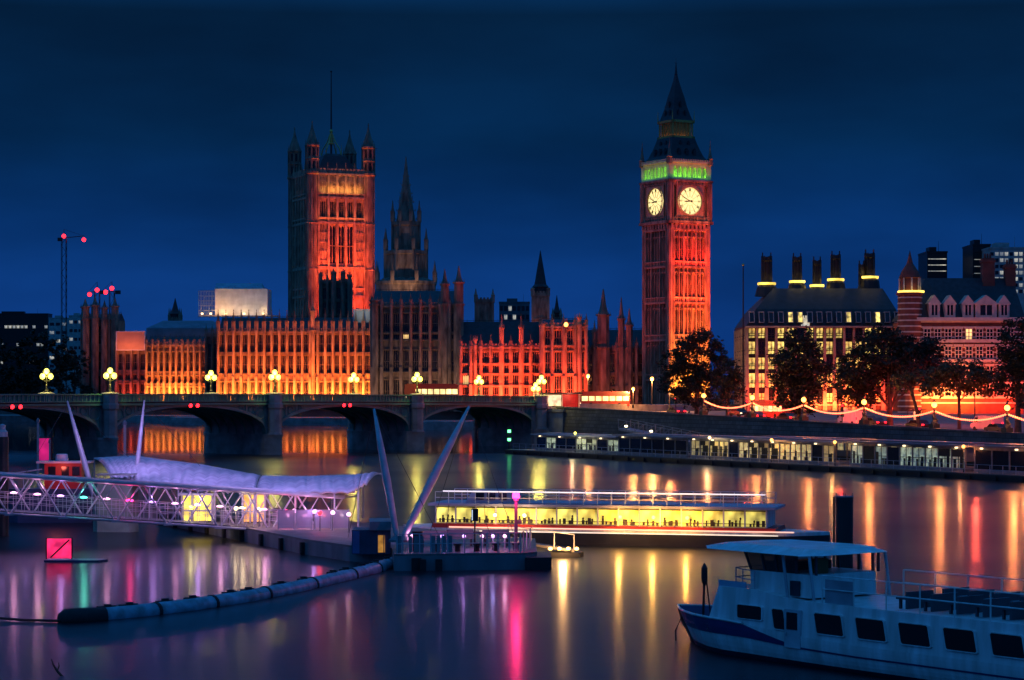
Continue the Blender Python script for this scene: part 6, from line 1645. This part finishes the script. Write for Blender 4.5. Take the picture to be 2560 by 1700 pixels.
# ---------------------------------------------------------------- passenger boat with lit saloon, mid river
def passenger_boat():
    pb, ps = Vector((wx(1000,144),144)), Vector((wx(2040,137),137)); L = (ps-pb).length; rz = math.atan2(ps.y-pb.y, ps.x-pb.x)
    rt = thing('passenger_boat', 'long passenger boat with yellow lit saloon windows, red stripe and white deck lights, mid river', 'boat', (pb.x,pb.y,0), rz)
    B = 5.0
    out = [(-.6,B*.5),(.5,.7),(2.2,.12),(5,0),(L-4.5,0),(L-2,.5),(L-.3,1.6),(L+.6,B*.5)]
    full = out+[(x,B-y) for x,y in out[-2:0:-1]]
    MB().prism(full, -.4, .78).build('hull', DARKH, rt)
    q = MB(); q.prism([(x+(.02 if x<1 else 0),y) for x,y in full], .78, 1.0); q.build('white_sheer', WHITEP, rt)
    q = MB(); q.box(2.2,.12,1.0,L-2.6,B-.12,1.28); q.build('red_stripe', REDP, rt)
    x0, x1 = 2.4, L-3.2; n = 16; bw = (x1-x0)/n
    q = MB(); q.box(x0,.45,1.28,x1,B-.45,2.45)
    for i in range(n+1): q.box(x0+bw*i-.05,.30,1.28,x0+bw*i+.05,.5,2.45)
    q.build('saloon', WHITEP, rt)
    YW = glow('saloon_yellow_light', (1.0,.80,.15), .95, .9, .9, .12, 1.7)
    rr = random.Random(9)
    for i in range(n):          # each window: lit saloon wall behind, with dark seat backs, heads and a table edge before it
        q = MB(); q.cur = 1; q.quad((.05,.44,0),(bw-.05,.44,0),(bw-.05,.44,1.0),(.05,.44,1.0)); q.cur = 0
        for k in range(4):
            x = .12+(bw-.34)*(k+rr.uniform(.1,.8))/4; hh = rr.uniform(.18,.42); q.box(x,.37,0,x+rr.uniform(.10,.22),.42,hh)
            if rr.random() < .4: q.lathe((x+.08,.395,hh), [(.03,0),(.075,.07),(.06,.15),(.01,.19)], 6)
        q.box(.05,.36,.16,bw-.05,.42,.20); q.box(.05,.34,.97,bw-.05,.43,1.03)
        q.build('window', [mat('saloon_furniture',(.05,.035,.03),.6), YW], rt, (x0+bw*i, -.06, 1.36))
    q = MB(); q.box(x0-.5,.1,2.45,x1+.6,B-.1,2.62); q.box(x0+2,.6,2.62,x1-6,B-.6,2.70); q.build('roof', mat('violet_grey_roof',(.36,.34,.42),.5,noise=.15), rt)
    q = MB()
    for i in range(25):
        x = x0+(x1-x0)*i/24; q.bar((x,.2,2.62),(x,.2,3.38),.03,n=4); q.bar((x,B-.2,2.62),(x,B-.2,3.38),.03,n=4)
    for z in (3.0,3.38):
        for y in (.2,B-.2): q.bar((x0,y,z),(x1,y,z),.03,n=4)
    q.build('deck_railing', WHITEP, rt)
    WS = glow('white_rail_light', (1,.86,.95), 1.2)
    MB().box(x0+.5,.14,3.40,x1,.2,3.46).build('rail_light_strip', WS, rt)
    MB().box(3.4,-.02,1.02,L-1.4,.11,1.10).build('sheer_light_strip', glow('pink_white_strip_light',(1,.50,.36),1.3), rt)
    MB().box(5.5,.0,.80,L-2.4,-.02,.85).build('hull_light_strip', glow('cream_strip_light',(1,.8,.6),1.3), rt)
    q = MB(); q.add([(4.2,1.1,2.62),(7.4,1.1,2.62),(7.4,B-1.1,2.62),(4.2,B-1.1,2.62),(4.7,1.2,3.45),(7.3,1.2,3.45),(7.3,B-1.2,3.45),(4.7,B-1.2,3.45)],[(0,1,5,4),(1,2,6,5),(2,3,7,6),(3,0,4,7),(4,5,6,7)]); 
    o = q.build('wheelhouse', mat('violet_grey_roof',(.36,.34,.42)), rt)
    for k in range(3): MB().box(4.95+.78*k,1.06,2.85,5.5+.78*k,1.16,3.3).build('window', GLASSD, o)
    for x, M_, c, pw in ((8.6,LAMPW,(1,.6,.3),90),(6.6,LAMPW,(1,.65,.3),60),(15.0,LAMPO,(1,.48,.08),170),(17.2,LAMPO,(1,.48,.08),200),(19.4,LAMPO,(1,.45,.07),170)):  # the orange lamps are added to lay gold on the water
        MB().sphere((x,-.16,1.9),.13,8,6).build('side_and_fill_lamp', M_, rt); point_light('boat_and_fill_light', (x,-.6,1.9), c, pw, .12, rt)
    return rt
passenger_boat()
# gang plank and bright quay lamp where the boat lies against the pontoon
p = at(1398,1384,131); rt = thing('boarding_ramp', 'sloping boarding ramp with bright orange lamps between the pontoon and the lit boat', 'ramp', (p.x,p.y,0), 0)
m = MB(); m.add([(-3.2,0,1.0),(.9,-.3,.45),(.9,1.2,.45),(-3.2,1.5,1.0),(-3.2,0,.88),(.9,-.3,.3),(.9,1.2,.3),(-3.2,1.5,.88)],[(0,1,2,3),(4,7,6,5),(0,4,5,1),(3,2,6,7)]); m.build('plank', DECK, rt)
m = MB(); m.prism([(-.8,-.3),(1.2,-.3),(1.5,.5),(1.2,1.4),(-.8,1.4)],-.3,.28); m.build('float', DARKH, rt)
m = MB()
for x, z in ((-3.1,1.0),(-1.7,.8),(-.3,.6),(.9,.45)): m.bar((x,0,z),(x,0,z+.9),.03,n=4)
m.bar((-3.1,0,1.9),(.9,0,1.35),.03,n=4); m.build('handrail', STEELW, rt)
QL = glow('quay_orange_light',(1,.55,.16),5)
for x in (-.55,0,.55,1.05): MB().lathe((x,-.32,.42),[(.05,0),(.14,.04),(.14,.14),(.05,.2)],8).build('ramp_lamp', QL, rt)
point_light('ramp_lamp_light', (.2,-.9,.9), (1,.5,.16), 420, .2, rt)

# ---------------------------------------------------------------- moored white boat, lower right
def white_boat():
    P0, AX, PV = Vector((8.45,81.2)), Vector((.607,-.795)), Vector((.795,.607))
    # local frame: x along the hull towards the stern (0 at the first window), y towards the far side
    rz = math.atan2(AX.y, AX.x)
    rt = thing('river_boat', 'white moored river boat with navy stripe, dark windows and a flat roofed wheelhouse', 'boat', (P0.x,P0.y,0), rz)
    B, L0, L1 = 4.6, -5.85, 20.0
    def half(x):                     # inset of the near side from full beam
        if x < -1.0: f = (-1.0-x)/(-1.0-L0); return B/2*f**1.9
        return 0.0
    def stem(z): return -.75*max(0, min(1, (1.3-z)/1.3))     # rake: lower waterlines start further aft
    def sheer(x): return 1.02+.36*max(0, min(1,(4.5-x)/5.0))
    xs = [L0+.0, L0+.25, L0+.7, L0+1.3, L0+2.0, L0+3.0, L0+4.2, -1.0, 0.3, .9, 1.6, 2.3, 3.2, 6, 9, 12, 16, L1]
    zl = [(-.5,.30),(.0,.16),(.34,.10),(.36,.10),(.7,.04),(1.0,0)]
    def sect(x, side, f, inset):     # point on hull at station x, level f of sheer
        s = sheer(x); z = f*s if f >= 0 else f
        tt = (x-L0)/(L1-L0); xx = x+(.95*(1-min(1,max(z,-.2)/s))*max(0,1-tt*2.2))
        y = half(x)+inset*min(1, (x-L0)/2.0)
        y = min(y, B/2-.02); 
        return (xx, y if side < 0 else B-y, z)
    lev = [-.45,0,.16,.30,.45,.62,.80,1.0]; ins = [.55,.30,.20,.13,.08,.04,.01,0]
    # white topsides, dark boot-top and navy stripe are separate strakes of one continuous form
    def strake(nm, f0, f1, m_, out=0.0, n=3):
        m = MB()
        for side in (-1,1):
            rows = []
            for x in xs:
                col = []
                for k in range(n+1):
                    f = [a+(b-a)*k/n for a, b in ((f0(x) if callable(f0) else f0, f1(x) if callable(f1) else f1),)][0]
                    i_ = 0
                    while i_ < len(lev)-2 and f > lev[i_+1]: i_ += 1
                    g = (f-lev[i_])/(lev[i_+1]-lev[i_]); inset = ins[i_]+(ins[i_+1]-ins[i_])*g
                    p = sect(x, side, f, inset); col.append((p[0], p[1]+(-out if side<0 else out), p[2]))
                rows.append(col)
            for a in range(len(xs)-1):
                for k in range(n):
                    q = [rows[a][k],rows[a+1][k],rows[a+1][k+1],rows[a][k+1]]; m.quad(*(q if side<0 else q[::-1]))
        return m.build(nm, m_, rt, smooth=False, fix=False)
    strake('topsides', .14, 1.0, WHITEP, 0, 6)
    strake('boot_top', -.45, .15, mat('dark_blue_boot_top',(.012,.016,.045),.4), .012, 4)
    lo = lambda x: .58 if x > 3 else (.58+.03*(3-x)/2.5 if x > .5 else .61-.05*min(1,(.5-x)/7)); hi = lambda x: .64 if x > 3.2 else (.64+.35*((3.2-x)/2.9)**1.1 if x > .3 else .992)
    strake('navy_stripe', lo, hi, BLUEP, .025, 4)
    d_ = MB()                        # foredeck and bulwark inner side
    for a, c in zip(xs[:8], xs[1:8]):
        za, zc = sheer(a)-.38, sheer(c)-.38; xa_, xc_ = a+.3*(a<L0+2), c+.3*(c<L0+2)
        d_.quad((xa_,half(a)+.08,za),(xc_,half(c)+.08,zc),(xc_,B-half(c)-.08,zc),(xa_,B-half(a)-.08,za))
        for s in (-1,1):
            yb = lambda x: (half(x)+.06) if s<0 else B-half(x)-.06
            d_.quad((a,yb(a),za+.38),(c,yb(c),zc+.38),(xc_,yb(c),zc),(xa_,yb(a),za))
    d_.build('foredeck', BLUEP, rt, fix=False)
    m = MB(); m.tube([(x,half(x)-.02,sheer(x)+.02) for x in xs[:9]], .05, 6); m.tube([(x,B-half(x)+.02,sheer(x)+.02) for x in xs[:9]], .05, 6); m.build('rubbing_strake', WHITEP, rt)
    m = MB(); m.tube([(L0+.02,B/2,sheer(L0)),(L0+.30,B/2,.75),(L0+.75,B/2,.25),(L0+.95,B/2,-.3)], .09, 6); m.build('stem_post', mat('dull_red_stem',(.16,.03,.02),.6), rt)
    # cabin flush with the hull side
    CT = 2.36; x0 = -1.75
    m = MB()
    def ctop(x): return 2.62 if x < .8 else (2.62-.24*min(1,(x-.8)/2.2))
    st = [x0,-1,0,.8,1.6,3,6,9,12,16,L1]
    for a, c in zip(st, st[1:]):
        fa, fc = max(half(a),.02)+.02, max(half(c),.02)+.02
        for s in (-1,1):
            ya, yc = (fa, fc) if s<0 else (B-fa, B-fc)
            q = [(a,ya,sheer(a)-.25),(c,yc,sheer(c)-.25),(c-(.0),yc+(-s)*.10,ctop(c)),(a+(.55 if a==x0 else 0),ya+(-s)*.10,ctop(a))]
            m.quad(*(q if s<0 else q[::-1]))
        m.quad((a+(.55 if a==x0 else 0),fa+.10,ctop(a)),(c,fc+.10,ctop(c)),(c,B-fc-.10,ctop(c)),(a+(.55 if a==x0 else 0),B-fa-.10,ctop(a)))
    f0 = max(half(x0),.02)+.02
    m.quad((x0,f0,sheer(x0)-.45),(x0+.55,f0+.10,ctop(x0)),(x0+.55,B-f0-.10,ctop(x0)),(x0,B-f0,sheer(x0)-.45))
    m.build('cabin_side', WHITEP, rt, fix=False)
    m = MB(); m.box(L1-.05,.02,-.4,L1,B-.02,CT); m.build('transom', WHITEP, rt)
    # windows: raked dark panes with thin rounded frames
    def pane(xa, xb, za, zb, rake, nm='window'):
        q = MB(); pts = [(xa+rake,za+.04),(xa+rake+.06,za),(xb+rake-.06,za),(xb+rake,za+.04),(xb,zb-.05),(xb-.06,zb),(xa+.06,zb),(xa,zb-.05)]
        q.ext(pts, -.035, .12); o = q.build(nm, GLASSD, rt); o.location = (0,.06,0)
        fr = MB(); cx_, cz_ = sum(p[0] for p in pts)/8, sum(p[1] for p in pts)/8
        big = [(cx_+(x-cx_)*1.07, cz_+(z-cz_)*1.10) for x,z in pts]
        for k in range(8):
            a, c, e, g = pts[k], pts[(k+1)%8], big[(k+1)%8], big[k]
            fr.add([(a[0],-.05,a[1]),(c[0],-.05,c[1]),(e[0],-.05,e[1]),(g[0],-.05,g[1]),(a[0],.1,a[1]),(c[0],.1,c[1]),(e[0],.1,e[1]),(g[0],.1,g[1])],[(0,1,2,3),(3,2,6,7),(0,4,5,1)])
        fr.build('frame', WHITEP, o, fix=True)
    pane(0.0,1.3,1.52,2.02,.0)
    pane(1.85,2.45,1.28,2.0,.12); 
    for k in range(6): pane(4.02+2.03*k,5.35+2.03*k,1.30,2.02,.13)
    # side door
    q = MB(); q.box(2.55,-.03,.66,3.35,.1,2.05); o = q.build('door', mat('pale_grey_door',(.45,.45,.48),.5), rt); MB().box(2.68,-.05,1.33,3.22,.0,1.95).build('window', GLASSD, o); MB().box(2.62,-.07,1.1,2.68,-.03,1.2).build('handle', STEELW, o)
    # wheelhouse
    wx0, wx1, z0, z1, z2 = .1, 3.3, 2.45, 3.30, 4.02
    m = MB(); m.add([(wx0+.1,.55,z0),(wx1,.55,z0),(wx1,B-.55,z0),(wx0+.1,B-.55,z0),(wx0,.6,z1),(wx1,.6,z1),(wx1,B-.6,z1),(wx0,B-.6,z1)],[(0,1,5,4),(1,2,6,5),(2,3,7,6),(3,0,4,7),(4,5,6,7)])
    m.build('wheelhouse', WHITEP, rt)
    m = MB()
    for x, r_ in ((wx0,-.38),(wx0+.75,-.22),(wx0+1.4,-.10),(wx0+2.4,0),(wx0+3.4,.0),(wx1-.1,.0)):
        for y in (.66,B-.66): MB().bar((x,y,z1),(x+r_,y,z2),.055,n=4).build('window_post', mat('dark_post_paint',(.03,.035,.05),.4), rt)
    for y in (1.5,2.3,3.1): MB().bar((wx0,y,z1),(wx0-.38,y,z2),.045,n=4).build('window_post', MATS['dark_post_paint'], rt)
    tint = mat('wheelhouse_glass',(.10,.12,.13),.08,noise=.1,trans=.8)
    for a, c, ra, rc in ((wx0+.05,wx0+.70,-.38,-.22),(wx0+.80,wx0+1.35,-.22,-.10),(wx0+1.45,wx0+2.35,-.10,0)):
        q = MB(); q.add([(a,.66,z1),(c,.66,z1),(c+rc,.66,z2),(a+ra,.66,z2),(a,.69,z1),(c,.69,z1),(c+rc,.69,z2),(a+ra,.69,z2)],[(0,1,2,3),(7,6,5,4),(0,4,5,1),(1,5,6,2),(2,6,7,3),(3,7,4,0)]); q.build('window', tint, rt)
    MB().box(wx0+.3,1.0,z1,wx0+1.3,B-1.0,z1+.32).build('console', BLACKM, rt)
    MB().box(wx0+2.5,1.2,z1-.1,wx0+2.9,1.8,z1+.55).build('seat', mat('brown_seat',(.20,.09,.03),.7), rt)
    m = MB(); rx0, rx1 = -2.7, 3.9
    m.add([(rx0,.9,z2+.02),(rx0+1.0,.05,z2),(rx1-.6,.0,z2),(rx1,.6,z2+.02),(rx1,B-.6,z2+.02),(rx1-.6,B,z2),(rx0+1.0,B-.05,z2),(rx0,B-.9,z2+.02),
           (rx0+.6,1.4,z2+.17),(rx0+1.6,.7,z2+.22),(rx1-1,.7,z2+.24),(rx1-.4,1.2,z2+.17),(rx1-.4,B-1.2,z2+.17),(rx1-1,B-.7,z2+.24),(rx0+1.6,B-.7,z2+.22),(rx0+.6,B-1.4,z2+.17)],
          [tuple(reversed(range(8))),tuple(range(8,16))]+[(i,(i+1)%8,8+(i+1)%8,8+i) for i in range(8)])
    m.build('wheelhouse_roof', WHITEP, rt)
    m = MB()
    for x in (wx1-.9, rx1-.15):
        for y in (.3,B-.3): MB().bar((x,y,2.4),(x-.25,y,z2),.06,n=6).build('roof_post', STEELW, rt)
    MB().box(2.35,.46,2.5,2.8,.56,3.05).build('hatch', mat('dark_post_paint',(.03,.035,.05)), rt)
    # upper deck rail, seats
    m = MB(); rz_ = 2.4
    xsr = [4.3+1.55*k for k in range(11)]
    for x in xsr: m.bar((x,.16,rz_-.1),(x,.16,rz_+.98),.03,n=5); m.bar((x,B-.16,rz_),(x,B-.16,rz_+.98),.03,n=5)
    for z in (.5,.98):
        for y in (.16,B-.16): m.bar((xsr[0],y,rz_+z),(xsr[-1],y,rz_+z),.024,n=5)
    m.build('deck_railing', WHITEP, rt)
    MB().box(4.4,.2,rz_,5.75,.26,rz_+.85).build('railing_screen', mat('grey_screen_cloth',(.30,.29,.33),.8), rt)
    for k in range(9):
        for y0 in (.7,2.6):
            q = MB(); x = 7.8+1.15*k; q.box(x,y0,rz_+.02,x+.08,y0+1.35,rz_+.62); q.box(x-.45,y0,rz_+.34,x,y0+1.35,rz_+.42); q.box(x-.4,y0+.1,rz_,x-.32,y0+.2,rz_+.34); q.box(x-.4,y0+1.1,rz_,x-.32,y0+1.2,rz_+.34); q.build('seat_row', mat('dark_seat_plastic',(.06,.065,.08),.5), rt)
    # fore-cabin rail, nameless board, anchor gear
    m = MB()
    for x, y in ((-1.0,.9),(-.2,.5),(.6,.35)):
        m.bar((x,y,2.55),(x,y,3.3),.025,n=5); m.bar((x,B-y,2.55),(x,B-y,3.3),.025,n=5)
    for z in (2.95,3.3):
        m.tube([(.6,.35,z),(-.2,.5,z),(-1.0,.9,z),(-1.15,B/2,z),(-1.0,B-.9,z),(-.2,B-.5,z),(.6,B-.35,z)], .022, 5)
    m.build('fore_railing', STEELW, rt)
    m = MB(); m.obox((-.6,.34,2.72),1.5,.05,.24,0); m.build('side_board', mat('pale_blue_board',(.35,.42,.55),.5), rt)
    MB().lathe((.2,2.2,2.55),[(.9,0),(.9,.35),(.5,.45)],14).build('life_raft', mat('dark_raft',(.03,.03,.035),.6), rt)
    m = MB(); bx = L0+1.9
    m.bar((bx,B/2-.4,sheer(bx)-.38),(bx+.1,B/2-.4,sheer(bx)+1.75),.05,n=6); m.bar((bx+.25,B/2-.2,sheer(bx)-.38),(bx+.1,B/2-.4,sheer(bx)+1.7),.03,n=5); m.lathe((bx+.08,B/2-.4,sheer(bx)+.9),[(.02,0),(.13,.25),(.13,.75),(.03,.95)],8); m.build('jack_staff', BLACKM, rt)
    m = MB(); m.box(L0+2.6,1.7,sheer(-4)-.4,L0+3.0,2.0,sheer(-4)-.05); m.box(L0+2.5,2.5,sheer(-4)-.4,L0+3.0,2.9,sheer(-4)+.05); m.build('windlass', mat('mid_blue_gear',(.05,.08,.25),.5), rt)
    m = MB(); m.tube([(L0+.30,B/2-.1,.95),(L0+.15,B/2-.3,.4),(L0+.2,B/2-.3,-.4)],.035,5); m.build('anchor_chain', BLACKM, rt)
white_boat()
# mooring pile behind the white boat
d = 94; rt = thing('mooring_pile', 'tall thick dark steel mooring pile standing behind the white boat', 'pile', (wx(2111,d),d,-2), 0)
h = wz(1243,d)+2; m = MB(); r_ = 21.5/FPX*d; m.lathe((0,0,0),[(r_,0),(r_,h-.25),(r_*1.03,h-.25),(r_*1.03,h)],20); m.build('shaft', mat('tarred_steel',(.022,.02,.022),.5,noise=.5,scale=1.2,bump=.2,stretch=(1,1,.3)), rt)
m = MB(); m.lathe((0,0,h),[(r_*1.05,0),(r_*1.05,.05),(r_*.3,.07)],20)
for k in range(4): a = math.pi/2*k; m.bar((r_*.95*math.cos(a),r_*.95*math.sin(a),h),(r_*.95*math.cos(a),r_*.95*math.sin(a),h+.18),.02,n=4)
m.build('cap', GREYM, rt)
m = MB(); m.bar((-r_-.08,-.1,3),(-r_-.08,-.1,h),.03,n=5); m.bar((-r_-.08,.15,3),(-r_-.08,.15,h),.03,n=5)
for k in range(12): z = 3+(h-3.2)*k/11; m.bar((-r_-.08,-.1,z),(-r_-.08,.15,z),.02,n=4)
m.build('ladder', mat('rusty_steel',(.20,.10,.05),.7), rt)
